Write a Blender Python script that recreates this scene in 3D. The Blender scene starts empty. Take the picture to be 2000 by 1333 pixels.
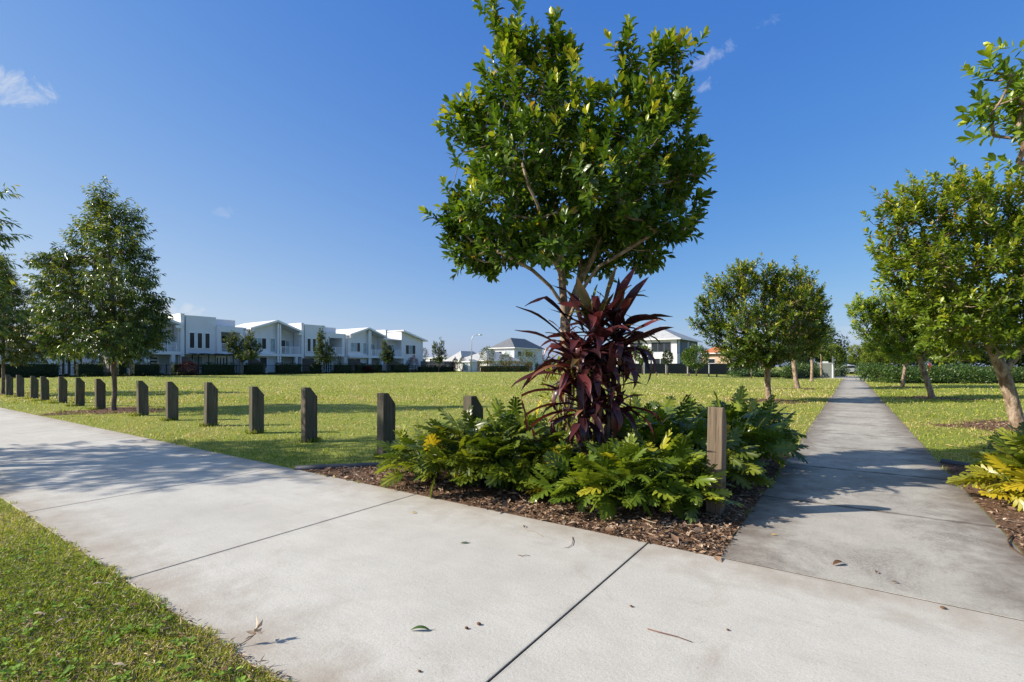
import bpy, math, random
import numpy as np
from math import radians as R, sin, cos, pi, sqrt
random.seed(7)
C = bpy.context.scene.collection
# ------------------------------------------------------------------ camera frame -> site frame
F = 958.0; UC = 1000.0; HV = 716.0; EYE = 1.35
YAW = math.atan2(663, 958); CS, SN = cos(YAW), sin(YAW)
def cam(u, Y):
    X = (u - UC) / F * Y
    return (CS * X - SN * Y, SN * X + CS * Y)
def zz(v, Y): return EYE + (HV - v) * Y / F
def gp(u, v, h=EYE): return cam(u, F * h / (v - HV))
def pt(u, v, Y):
    a, b = cam(u, Y); return np.array((a, b, zz(v, Y)))
def sstep(a, b, x):
    t = np.clip((x - a) / (b - a), 0, 1); return t * t * (3 - 2 * t)
def terrain(x, y):
    x = np.asarray(x, float); y = np.asarray(y, float)
    rise = .38 * np.maximum(sstep(14, 42, y), sstep(38, 58, -x)) * sstep(4, 20, -x)
    return -.008 + rise
def tz(x, y): return float(terrain(x, y))

# ------------------------------------------------------------------ materials
def nodes_of(m):
    m.use_nodes = True
    nt = m.node_tree
    for n in list(nt.nodes): nt.nodes.remove(n)
    return nt
def N(nt, t, **kw):
    n = nt.nodes.new(t)
    for k, v in kw.items():
        if k.startswith('in_'): n.inputs[k[3:].replace('_', ' ')].default_value = v
        else: setattr(n, k, v)
    return n
def ramp(nt, fac, stops):
    r = nt.nodes.new('ShaderNodeValToRGB'); e = r.color_ramp.elements
    while len(e) < len(stops): e.new(.5)
    for el, (p, c) in zip(e, stops):
        el.position = p; el.color = (c[0], c[1], c[2], 1)
    nt.links.new(fac, r.inputs[0]); return r.outputs[0]
def mixc(nt, fac, a, b, mode='MIX'):
    m = nt.nodes.new('ShaderNodeMix'); m.data_type = 'RGBA'; m.blend_type = mode
    for sock, val in ((m.inputs[0], fac), (m.inputs[6], a), (m.inputs[7], b)):
        if hasattr(val, 'node'): nt.links.new(val, sock)
        elif isinstance(val, (int, float)): sock.default_value = val
        else: sock.default_value = (val[0], val[1], val[2], 1)
    return m.outputs[2]
def noise(nt, scale, detail=4, rough=.55, vec=None, dist=0):
    n = N(nt, 'ShaderNodeTexNoise'); n.inputs['Scale'].default_value = scale
    n.inputs['Detail'].default_value = detail; n.inputs['Roughness'].default_value = rough
    n.inputs['Distortion'].default_value = dist
    if vec is not None: nt.links.new(vec, n.inputs['Vector'])
    return n.outputs['Fac']
def scaled(nt, sock, s):
    m = N(nt, 'ShaderNodeMapping'); m.inputs['Scale'].default_value = s
    nt.links.new(sock, m.inputs['Vector']); return m.outputs[0]
def mrange(nt, v, a, b, c=0, d=1):
    m = N(nt, 'ShaderNodeMapRange'); nt.links.new(v, m.inputs[0])
    for i, x in enumerate((a, b, c, d)): m.inputs[i + 1].default_value = x
    return m.outputs[0]
def finish(nt, col, rough=.7, spec=.3, bump=None, bs=.3, bd=.01, metal=0, trans=0, tcol=None):
    p = N(nt, 'ShaderNodeBsdfPrincipled')
    if hasattr(col, 'node'): nt.links.new(col, p.inputs['Base Color'])
    else: p.inputs['Base Color'].default_value = (*col, 1)
    if hasattr(rough, 'node'): nt.links.new(rough, p.inputs['Roughness'])
    else: p.inputs['Roughness'].default_value = rough
    p.inputs['Specular IOR Level'].default_value = spec
    p.inputs['Metallic'].default_value = metal
    if bump is not None:
        b = N(nt, 'ShaderNodeBump'); b.inputs['Strength'].default_value = bs; b.inputs['Distance'].default_value = bd
        nt.links.new(bump, b.inputs['Height']); nt.links.new(b.outputs[0], p.inputs['Normal'])
    out = N(nt, 'ShaderNodeOutputMaterial'); sh = p.outputs[0]
    if trans:
        t = N(nt, 'ShaderNodeBsdfTranslucent'); src = tcol if tcol is not None else col
        if hasattr(src, 'node'): nt.links.new(src, t.inputs[0])
        else: t.inputs[0].default_value = (*src, 1)
        mx = N(nt, 'ShaderNodeMixShader'); mx.inputs[0].default_value = trans
        nt.links.new(sh, mx.inputs[1]); nt.links.new(t.outputs[0], mx.inputs[2]); sh = mx.outputs[0]
    nt.links.new(sh, out.inputs[0])
def coord(nt, kind='Object'): return N(nt, 'ShaderNodeTexCoord').outputs[kind]
def mat_plain(name, col, rough=.6, spec=.3, var=.12, scale=3, metal=0, bs=.15, bscale=40, obj=True):
    m = bpy.data.materials.new(name); nt = nodes_of(m); co = coord(nt)
    n = noise(nt, scale, 5, .6, co)
    lo = tuple(c * (1 - var) for c in col); hi = tuple(min(1, c * (1 + var)) for c in col)
    c = ramp(nt, n, [(.3, lo), (.7, hi)])
    finish(nt, c, rough, spec, noise(nt, bscale, 3, .6, co), bs, .004, metal); return m
def mat_leaf(name, stops, rough=.38, spec=.5, trans=.28, tgain=(1.5, 1.5, .6)):
    m = bpy.data.materials.new(name); nt = nodes_of(m)
    at = N(nt, 'ShaderNodeAttribute', attribute_name='tint')
    c = ramp(nt, at.outputs['Fac'], stops)
    oi = N(nt, 'ShaderNodeObjectInfo')
    hs = N(nt, 'ShaderNodeHueSaturation'); hs.inputs['Saturation'].default_value = 1
    nt.links.new(mrange(nt, oi.outputs['Random'], 0, 1, .9, 1.12), hs.inputs['Value'])
    nt.links.new(mrange(nt, oi.outputs['Random'], 0, 1, .49, .51), hs.inputs['Hue'])
    nt.links.new(c, hs.inputs['Color']); c = hs.outputs[0]
    tc = mixc(nt, 1.0, c, tgain, 'MULTIPLY')
    finish(nt, c, rough, spec, trans=trans, tcol=tc); return m
M = {}
M['leaf_main'] = mat_leaf('glossy_green_leaf', [(0, (.016, .038, .006)), (.35, (.046, .094, .010)), (.6, (.115, .180, .015)), (.88, (.40, .43, .035)), (1, (.42, .26, .04))], .35, .5, .28)
M['leaf_bright'] = mat_leaf('bright_green_leaf', [(0, (.030, .064, .008)), (.35, (.095, .170, .013)), (.65, (.23, .32, .022)), (.9, (.46, .50, .045)), (1, (.45, .22, .04))], .38, .5, .34)
M['weed'] = mat_leaf('weed_leaf', [(0, (.08, .16, .02)), (.5, (.18, .30, .035)), (1, (.32, .44, .08))], .6, .25, .3)
M['leaf_left'] = mat_leaf('drooping_green_leaf', [(0, (.013, .030, .008)), (.4, (.046, .084, .014)), (.65, (.17, .21, .028)), (.92, (.42, .40, .05)), (1, (.45, .16, .04))], .32, .55, .22)
M['leaf_small'] = mat_leaf('olive_green_leaf', [(0, (.025, .05, .014)), (.5, (.06, .10, .02)), (1, (.22, .21, .04))], .5, .3, .22)
M['leaf_dark'] = mat_leaf('hedge_green_leaf', [(0, (.012, .026, .010)), (.6, (.025, .05, .014)), (1, (.07, .09, .02))], .6, .25, .15)
M['leaf_red'] = mat_leaf('dark_red_leaf', [(0, (.035, .008, .012)), (.6, (.07, .015, .02)), (1, (.14, .04, .03))], .5, .3, .2)
M['leaf_redgreen'] = mat_leaf('red_tipped_leaf', [(0, (.03, .06, .015)), (.5, (.08, .11, .02)), (.7, (.25, .05, .03)), (1, (.32, .06, .04))], .5, .3, .2)
M['leaf_lobed'] = mat_leaf('lobed_shrub_leaf', [(0, (.034, .062, .007)), (.45, (.115, .168, .018)), (.8, (.31, .345, .035)), (1, (.46, .36, .03))], .33, .5, .32)
M['leaf_lobed_yellow'] = mat_leaf('yellowing_lobed_leaf', [(0, (.12, .16, .012)), (.5, (.40, .37, .02)), (1, (.66, .50, .03))], .35, .5, .3)
M['leaf_bed'] = mat_leaf('ground_cover_leaf', [(0, (.025, .055, .012)), (.5, (.055, .11, .02)), (1, (.14, .19, .03))], .4, .45, .2)
M['cordyline'] = mat_leaf('burgundy_strap_leaf', [(0, (.026, .011, .014)), (.5, (.075, .022, .026)), (.8, (.17, .040, .038)), (.9, (.25, .13, .06)), (1, (.08, .12, .03))], .33, .5, .22, (1.7, 1.0, .7))
M['yellow_leaf'] = mat_leaf('yellow_green_leaf', [(0, (.2, .25, .02)), (1, (.45, .42, .03))], .4, .4, .35)

def grass_mat():
    m = bpy.data.materials.new('grass_blade'); nt = nodes_of(m)
    at = N(nt, 'ShaderNodeAttribute', attribute_name='tint')
    c = ramp(nt, at.outputs['Fac'], [(0, (.095, .150, .014)), (.35, (.215, .290, .024)), (.65, (.420, .440, .060)), (.82, (.54, .46, .17)), (1, (.60, .47, .27))])
    tc = mixc(nt, 1.0, c, (1.3, 1.3, .7), 'MULTIPLY')
    finish(nt, c, .5, .3, trans=.3, tcol=tc); return m
M['grass'] = grass_mat()
def ground_mat():
    m = bpy.data.materials.new('lawn_soil'); nt = nodes_of(m); co = coord(nt)
    a = noise(nt, .35, 6, .6, co); b = noise(nt, 5, 6, .65, co); d = noise(nt, 34, 5, .7, co); e = noise(nt, 1.6, 5, .65, co, 1.2)
    c = ramp(nt, a, [(.3, (.270, .315, .065)), (.7, (.400, .390, .115))])
    c2 = ramp(nt, b, [(.3, (.17, .245, .035)), (.5, (.29, .33, .065)), (.72, (.44, .39, .15))])
    c = mixc(nt, .55, c, c2)
    dm = mrange(nt, d, .35, .7, .0, 1)
    c = mixc(nt, dm, mixc(nt, 1, c, (.62, .66, .6), 'MULTIPLY'), c)
    dry = mrange(nt, e, .60, .72, 0, .75)
    dry2 = N(nt, 'ShaderNodeMath', operation='MULTIPLY'); nt.links.new(dry, dry2.inputs[0]); nt.links.new(mrange(nt, d, .45, .62), dry2.inputs[1])
    c = mixc(nt, dry2.outputs[0], c, (.42, .33, .19))
    finish(nt, c, .95, .1, d, .8, .03); return m
M['ground'] = ground_mat()
def concrete(name, lo, hi, dirt, dirtamt, edges):
    m = bpy.data.materials.new(name); nt = nodes_of(m); co = coord(nt)
    big = noise(nt, .55, 6, .6, co, .6); mid = noise(nt, 3.5, 6, .65, co, .3); fine = noise(nt, 110, 3, .7, co)
    brush = noise(nt, 16, 4, .7, scaled(nt, co, (1, .12, 1) if edges[0] == 'x' else (.12, 1, 1)))
    c = ramp(nt, big, [(.3, lo), (.7, hi)])
    c = mixc(nt, mrange(nt, mid, .42, .75, 0, .5), c, tuple(x * .84 for x in lo))
    c = mixc(nt, mrange(nt, brush, .5, .75, 0, .3), c, tuple(x * .80 for x in lo))
    c = mixc(nt, mrange(nt, fine, .42, .68, 0, .42), c, tuple(x * .60 for x in lo))
    grit = noise(nt, 48, 4, .8, co); c = mixc(nt, mrange(nt, grit, .5, .72, 0, .32), c, tuple(x * .66 for x in lo))
    c = mixc(nt, mrange(nt, grit, .28, .40, .25, 0), c, tuple(min(1, x * 1.15) for x in hi))
    # dirt that gathers along the slab edges and in irregular blotches
    sp = N(nt, 'ShaderNodeSeparateXYZ'); nt.links.new(co, sp.inputs[0])
    ax = sp.outputs['Y'] if edges[0] == 'y' else sp.outputs['X']
    def absd(c0):
        s = N(nt, 'ShaderNodeMath', operation='SUBTRACT'); nt.links.new(ax, s.inputs[0]); s.inputs[1].default_value = c0
        q = N(nt, 'ShaderNodeMath', operation='ABSOLUTE'); nt.links.new(s.outputs[0], q.inputs[0]); return q.outputs[0]
    mn = N(nt, 'ShaderNodeMath', operation='MINIMUM'); nt.links.new(absd(edges[1]), mn.inputs[0]); nt.links.new(absd(edges[2]), mn.inputs[1])
    ad = N(nt, 'ShaderNodeMath', operation='MULTIPLY_ADD'); nt.links.new(mid, ad.inputs[0]); ad.inputs[1].default_value = -1.0
    nt.links.new(mn.outputs[0], ad.inputs[2])
    c = mixc(nt, mrange(nt, ad.outputs[0], -.55, -.05, dirtamt, 0), c, dirt)
    bl = noise(nt, 1.3, 7, .7, co, 1.0)
    c = mixc(nt, mrange(nt, bl, .58, .75, 0, dirtamt * .75), c, dirt)
    sp2 = N(nt, 'ShaderNodeTexVoronoi'); sp2.inputs['Scale'].default_value = 9; nt.links.new(co, sp2.inputs['Vector'])
    c = mixc(nt, mrange(nt, sp2.outputs['Distance'], .03, .05, .5, 0), c, (.12, .10, .08))
    # grime that collects along the cut joints
    jx = sp.outputs['X'] if edges[0] == 'y' else sp.outputs['Y']; o0, pitch = (-1.28, 2.5) if edges[0] == 'y' else (5.72, 2.05)
    q1 = N(nt, 'ShaderNodeMath', operation='SUBTRACT'); nt.links.new(jx, q1.inputs[0]); q1.inputs[1].default_value = o0
    q2 = N(nt, 'ShaderNodeMath', operation='PINGPONG'); nt.links.new(q1.outputs[0], q2.inputs[0]); q2.inputs[1].default_value = pitch / 2
    w1 = N(nt, 'ShaderNodeMath', operation='MULTIPLY_ADD'); nt.links.new(mid, w1.inputs[0]); w1.inputs[1].default_value = -.09 if edges[0] == 'x' else -.030; nt.links.new(q2.outputs[0], w1.inputs[2])
    c = mixc(nt, mrange(nt, w1.outputs[0], -.045, .0, .9, 0) if edges[0] == 'x' else mrange(nt, w1.outputs[0], -.018, .012, .35, 0), c, tuple(x * .5 for x in dirt))
    mil = noise(nt, 1.1, 8, .78, co, .6); sp3 = noise(nt, 70, 3, .8, co)
    mf = N(nt, 'ShaderNodeMath', operation='MULTIPLY'); nt.links.new(mrange(nt, mil, .47, .62), mf.inputs[0]); nt.links.new(mrange(nt, sp3, .42, .58, .25, 1), mf.inputs[1])
    mf2 = N(nt, 'ShaderNodeMath', operation='MULTIPLY'); nt.links.new(mf.outputs[0], mf2.inputs[0]); mf2.inputs[1].default_value = dirtamt * (.75 if edges[0] == 'x' else .22)
    c = mixc(nt, mf2.outputs[0], c, tuple(x * .8 for x in dirt))
    finish(nt, c, .88, .2, grit, .45, .005); return m
M['path_light'] = concrete('pale_concrete', (.485, .470, .432), (.60, .583, .540), (.29, .235, .18), .55, ('y', 1.16, 3.68))
M['path_dirty'] = concrete('weathered_concrete', (.37, .352, .315), (.51, .487, .442), (.150, .120, .098), .85, ('x', -.77, 1.02))
M['joint'] = mat_plain('joint_dirt', (.03, .026, .022), .9, .1)
M['road'] = mat_plain('asphalt', (.07, .07, .07), .9, .2)
def mulch_mat(name, stops):
    m = bpy.data.materials.new(name); nt = nodes_of(m)
    at = N(nt, 'ShaderNodeAttribute', attribute_name='tint')
    finish(nt, ramp(nt, at.outputs['Fac'], stops), .85, .15, noise(nt, 60, 3, .6, coord(nt)), .4, .003); return m
M['chips'] = mulch_mat('bark_chips', [(0, (.085, .050, .032)), (.4, (.23, .145, .095)), (.75, (.42, .30, .21)), (1, (.62, .50, .38))])
def soil_mat():
    m = bpy.data.materials.new('mulch_soil'); nt = nodes_of(m); co = coord(nt)
    c = ramp(nt, noise(nt, 28, 6, .7, co), [(.3, (.07, .040, .026)), (.55, (.18, .11, .072)), (.75, (.30, .20, .14))])
    finish(nt, c, .95, .1, noise(nt, 45, 4, .7, co), 1, .02); return m
M['soil'] = soil_mat()
def bark_mat(name, stops, sc=9):
    m = bpy.data.materials.new(name); nt = nodes_of(m); co = coord(nt)
    n = noise(nt, sc, 6, .7, scaled(nt, co, (1, 1, .45)), .5)
    b = noise(nt, sc * 3, 4, .7, scaled(nt, co, (1, 1, .5)))
    c = ramp(nt, n, stops); c = mixc(nt, mrange(nt, b, .5, .75, 0, .5), c, tuple(x * .5 for x in stops[0][1]))
    finish(nt, c, .9, .15, b, .9, .015); return m
M['bark'] = bark_mat('flaky_pale_bark', [(.35, (.11, .07, .045)), (.48, (.26, .19, .135)), (.62, (.43, .345, .26))])
M['bark_grey'] = bark_mat('grey_brown_bark', [(.35, (.07, .055, .04)), (.5, (.15, .12, .09)), (.65, (.26, .22, .17))], 12)
M['cstem'] = bark_mat('ringed_stem', [(.35, (.08, .05, .035)), (.5, (.17, .12, .09)), (.65, (.28, .22, .17))], 14)
def timber_mat(name, stops, green):
    m = bpy.data.materials.new(name); nt = nodes_of(m); co = coord(nt)
    oi = N(nt, 'ShaderNodeObjectInfo')
    va = N(nt, 'ShaderNodeVectorMath', operation='ADD'); nt.links.new(co, va.inputs[0]); nt.links.new(oi.outputs['Location'], va.inputs[1])
    g = noise(nt, 22, 6, .7, scaled(nt, va.outputs[0], (1, 1, .06)), .3)
    big = noise(nt, 2.6, 4, .6, va.outputs[0])
    c = ramp(nt, g, stops); c = mixc(nt, mrange(nt, big, .45, .7, 0, .65), c, green)
    crack = noise(nt, 60, 3, .6, scaled(nt, va.outputs[0], (1, 1, .03)))
    c = mixc(nt, mrange(nt, crack, .62, .7, 0, .8), c, (.02, .015, .01))
    finish(nt, c, .85, .2, g, .6, .006); return m
M['post'] = timber_mat('weathered_timber', [(.3, (.065, .052, .040)), (.55, (.125, .105, .08)), (.75, (.20, .17, .13))], (.070, .088, .058))
M['post_pale'] = timber_mat('sun_bleached_timber', [(.3, (.11, .08, .055)), (.55, (.20, .15, .105)), (.75, (.29, .23, .165))], (.14, .12, .08))
M['fence_timber'] = timber_mat('grey_paling', [(.3, (.10, .085, .075)), (.55, (.17, .15, .13)), (.75, (.24, .21, .19))], (.14, .125, .11))
def clad(name, col, pitch=.18):
    m = bpy.data.materials.new(name); nt = nodes_of(m); co = coord(nt)
    w = N(nt, 'ShaderNodeTexWave', wave_type='BANDS', bands_direction='Z', wave_profile='SAW'); w.inputs['Scale'].default_value = 1 / pitch / 3.14
    nt.links.new(co, w.inputs['Vector'])
    n = noise(nt, .8, 5, .6, co)
    c = ramp(nt, n, [(.3, tuple(x * .94 for x in col)), (.7, tuple(min(1, x * 1.04) for x in col))])
    finish(nt, c, .6, .25, w.outputs['Fac'], .35, .02); return m
M['white'] = clad('white_cladding', (.80, .80, .82))
M['white_render'] = mat_plain('white_render', (.82, .82, .83), .8, .15, .05, .7)
M['white_trim'] = mat_plain('white_trim', (.87, .87, .87), .5, .3, .04, 1)
M['greyclad'] = clad('light_grey_cladding', (.68, .69, .72))
M['roof_white'] = mat_plain('pale_metal_roof', (.74, .74, .74), .5, .4, .04, .5)
def tile_roof(name, col):
    m = bpy.data.materials.new(name); nt = nodes_of(m); co = coord(nt)
    w = N(nt, 'ShaderNodeTexWave', wave_type='BANDS', bands_direction='Z', wave_profile='SAW'); w.inputs['Scale'].default_value = 2.8
    nt.links.new(co, w.inputs['Vector'])
    n = noise(nt, 1.5, 5, .6, co)
    c = ramp(nt, n, [(.3, tuple(x * .85 for x in col)), (.7, tuple(x * 1.12 for x in col))])
    c = mixc(nt, mrange(nt, w.outputs['Fac'], .8, 1, 0, .35), c, tuple(x * .5 for x in col))
    finish(nt, c, .7, .3, w.outputs['Fac'], .4, .03); return m
M['roof_grey'] = tile_roof('grey_tile_roof', (.16, .17, .19))
M['roof_light'] = tile_roof('light_grey_roof', (.42, .43, .44))
M['roof_orange'] = tile_roof('terracotta_roof', (.45, .16, .07))
M['wall_peach'] = mat_plain('peach_render', (.62, .45, .32), .8, .15, .05, 1)
M['wall_grey'] = mat_plain('grey_render', (.62, .62, .64), .8, .15, .05, 1)
M['wall_dark'] = mat_plain('dark_trim_side_shade', (.17, .19, .22), .8, .15, .05, 1)  # dark trim, and the shade painted onto one house's side wall
def glass_mat(name, col, rough=.08):
    m = bpy.data.materials.new(name); nt = nodes_of(m)
    n = noise(nt, .9, 2, .5, coord(nt))
    finish(nt, ramp(nt, n, [(.35, tuple(x * .6 for x in col)), (.65, col)]), rough, .35); return m
M['glass'] = glass_mat('dark_window_glass', (.022, .030, .042), .3)
M['blind'] = glass_mat('window_with_blind', (.42, .52, .56), .4)
M['black'] = mat_plain('black_metal', (.012, .012, .013), .5, .4)
M['darkmesh'] = mat_plain('charcoal_screen', (.035, .036, .04), .7, .3)
M['sail'] = mat_plain('dark_shade_cloth', (.045, .045, .052), .9, .1)
M['galv'] = mat_plain('galvanised_steel', (.55, .57, .6), .4, .5, .06, 2, .4)
M['cabinet'] = mat_plain('grey_green_panel', (.21, .24, .22), .6, .3)
M['edging'] = mat_plain('blue_grey_edging', (.045, .055, .075), .6, .4)
M['carpaint'] = mat_plain('silver_car_paint', (.50, .52, .56), .3, .6, .03, 1, .3, 0)
M['rubber'] = mat_plain('tyre_rubber', (.02, .02, .02), .8, .2)
M['drybrown'] = mat_plain('dry_brown', (.13, .07, .04), .8, .2, .3, 30)
M['drypale'] = mat_plain('dry_pale', (.38, .31, .23), .8, .2, .25, 30)
M['twig'] = mat_plain('red_brown_twig', (.19, .095, .065), .8, .2, .25, 30)
M['greenleaf'] = mat_plain('fresh_fallen_leaf', (.05, .10, .02), .4, .4, .2, 20)
M['yellowleaf'] = mat_plain('yellow_fallen_leaf', (.55, .35, .04), .6, .3, .2, 20)
M['lamp'] = mat_plain('pale_lens', (.7, .7, .68), .2, .5)
M['red'] = mat_plain('red_paint', (.4, .03, .02), .5, .4)
M['bedleaf'] = M['leaf_bed']

# ------------------------------------------------------------------ mesh building
class MB:
    def __init__(s): s.v = []; s.f = []; s.m = []
    def add(s, vs, fs, mi=0):
        o = len(s.v); s.v += [tuple(map(float, p)) for p in vs]; s.f += [tuple(i + o for i in f) for f in fs]; s.m += [mi] * len(fs); return s
    def box(s, x0, x1, y0, y1, z0, z1, mi=0):
        return s.add([(x0, y0, z0), (x1, y0, z0), (x1, y1, z0), (x0, y1, z0), (x0, y0, z1), (x1, y0, z1), (x1, y1, z1), (x0, y1, z1)],
              [(0, 3, 2, 1), (4, 5, 6, 7), (0, 1, 5, 4), (1, 2, 6, 5), (2, 3, 7, 6), (3, 0, 4, 7)], mi)
    def prism(s, poly, axis, c0, c1, mi=0):
        # poly of 2-D points; axis 'x' -> (y,z) polygon extruded in x ; 'y' -> (x,z) ; 'z' -> (x,y)
        def mk(p, c): return (c, p[0], p[1]) if axis == 'x' else ((p[0], c, p[1]) if axis == 'y' else (p[0], p[1], c))
        n = len(poly); vs = [mk(p, c0) for p in poly] + [mk(p, c1) for p in poly]
        fs = [tuple(range(n))[::-1], tuple(range(n, 2 * n))] + [(i, (i + 1) % n, n + (i + 1) % n, n + i) for i in range(n)]
        return s.add(vs, fs, mi)
    def tube(s, pts, rads, n=6, mi=0, cap=True):
        pts = [np.array(p, float) for p in pts]
        if len(pts) < 2: return s
        if not hasattr(rads, '__len__'): rads = [rads] * len(pts)
        t0 = pts[1] - pts[0]; t0 /= (np.linalg.norm(t0) + 1e-9)
        up = np.array((0, 0, 1.)) if abs(t0[2]) < .9 else np.array((1., 0, 0))
        nx = np.cross(t0, up); nx /= np.linalg.norm(nx)
        vs = []
        for i, p in enumerate(pts):
            t = pts[min(i + 1, len(pts) - 1)] - pts[max(i - 1, 0)]; t /= (np.linalg.norm(t) + 1e-9)
            nx = nx - t * np.dot(nx, t); nx /= (np.linalg.norm(nx) + 1e-9); ny = np.cross(t, nx)
            for k in range(n):
                a = 2 * pi * k / n; vs.append(p + rads[i] * (nx * cos(a) + ny * sin(a)))
        fs = []
        for i in range(len(pts) - 1):
            for k in range(n):
                a = i * n + k; b = i * n + (k + 1) % n; fs.append((a, b, b + n, a + n))
        if cap: fs += [tuple(range(n))[::-1], tuple(range((len(pts) - 1) * n, len(pts) * n))]
        return s.add(vs, fs, mi)
    def build(s, name, mats, parent=None, smooth=False, bevel=0):
        me = bpy.data.meshes.new(name); me.from_pydata(s.v, [], s.f)
        if not isinstance(mats, (list, tuple)): mats = [mats]
        for m in mats: me.materials.append(m)
        if len(mats) > 1: me.polygons.foreach_set('material_index', s.m)
        if smooth: me.polygons.foreach_set('use_smooth', [True] * len(me.polygons))
        me.update(); o = bpy.data.objects.new(name, me); C.objects.link(o)
        if parent is not None: o.parent = parent
        if bevel:
            b = o.modifiers.new('bevel', 'BEVEL'); b.width = bevel; b.segments = 2; b.limit_method = 'ANGLE'
        return o
def npmesh(name, V, faces_list, tint, mat, parent=None, smooth=False):
    """V (n,3); faces_list: list of (F,k) int arrays; tint: list of per-face arrays"""
    me = bpy.data.meshes.new(name)
    me.vertices.add(len(V)); me.vertices.foreach_set('co', np.asarray(V, np.float32).ravel())
    loops = np.concatenate([f.ravel() for f in faces_list]).astype(np.int32)
    sizes = np.concatenate([np.full(len(f), f.shape[1]) for f in faces_list])
    starts = np.concatenate([[0], np.cumsum(sizes)[:-1]]).astype(np.int32)
    me.loops.add(len(loops)); me.loops.foreach_set('vertex_index', loops)
    me.polygons.add(len(sizes)); me.polygons.foreach_set('loop_start', starts)
    if smooth: me.polygons.foreach_set('use_smooth', np.ones(len(sizes), bool))
    me.update(calc_edges=True)
    at = me.attributes.new('tint', 'FLOAT', 'FACE'); at.data.foreach_set('value', np.concatenate(tint).astype(np.float32))
    me.materials.append(mat); me.validate()
    o = bpy.data.objects.new(name, me); C.objects.link(o)
    if parent is not None: o.parent = parent
    return o
def tag(o, label=None, cat=None, group=None, kind=None):
    if label: o['label'] = label
    if cat: o['category'] = cat
    if group: o['group'] = group
    if kind: o['kind'] = kind
    return o
def thing(name, loc, label, cat, group=None, rz=0):
    o = bpy.data.objects.new(name, None); C.objects.link(o); o.location = loc; o.rotation_euler = (0, 0, rz)
    o.empty_display_size = .2
    return tag(o, label, cat, group)
def copy_tree(o, loc, rz, sc, label, parent=None):
    c = o.copy(); C.objects.link(c)
    if parent is None:
        c.location = loc; c.rotation_euler = (0, 0, rz); c.scale = sc if hasattr(sc, '__len__') else (sc,) * 3; c['label'] = label
    else:
        c.parent = parent
    for ch in [k for k in C.objects if k.parent == o]: copy_tree(ch, None, 0, 1, None, c)
    return c

# leaf templates: (t along, w across, z normal), faces
LT = {}
LT['fine'] = (np.array([(0, 0, 0), (.38, 0, -.03), (.72, 0, -.01), (1, 0, -.10), (.34, -.44, .05), (.70, -.46, .04), (.34, .44, .05), (.70, .46, .04)]),
              [np.array([(0, 1, 4), (2, 3, 5), (0, 6, 1), (2, 7, 3)]), np.array([(1, 2, 5, 4), (1, 6, 7, 2)])])
LT['mid'] = (np.array([(0, 0, 0), (.45, -.5, .06), (1, 0, -.08), (.45, .5, .06)]), [np.array([(0, 2, 1), (0, 3, 2)])])
LT['low'] = (np.array([(0, 0, 0), (.45, -.5, 0), (1, 0, -.05), (.45, .5, 0)]), [np.array([(0, 3, 2, 1)])])
def unit(a): return a / (np.linalg.norm(a, axis=-1, keepdims=True) + 1e-9)
def leaf_mesh(name, P, D, Nn, L, W, tint, mat, parent=None, lod='mid'):
    tv, tf = LT[lod]
    D = unit(D); Nn = unit(Nn - D * np.sum(Nn * D, -1, keepdims=True)); S = np.cross(D, Nn)
    V = P[:, None] + tv[None, :, 0, None] * (L[:, None, None] * D[:, None]) + tv[None, :, 1, None] * (W[:, None, None] * S[:, None]) + tv[None, :, 2, None] * (L[:, None, None] * Nn[:, None])
    n = len(P); k = len(tv); off = (np.arange(n) * k)
    fl = [(off[:, None, None] + f[None]).reshape(-1, f.shape[1]) for f in tf]
    tl = [np.repeat(tint, len(f)) for f in tf]
    return npmesh(name, V.reshape(-1, 3), fl, tl, mat, parent)

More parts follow.
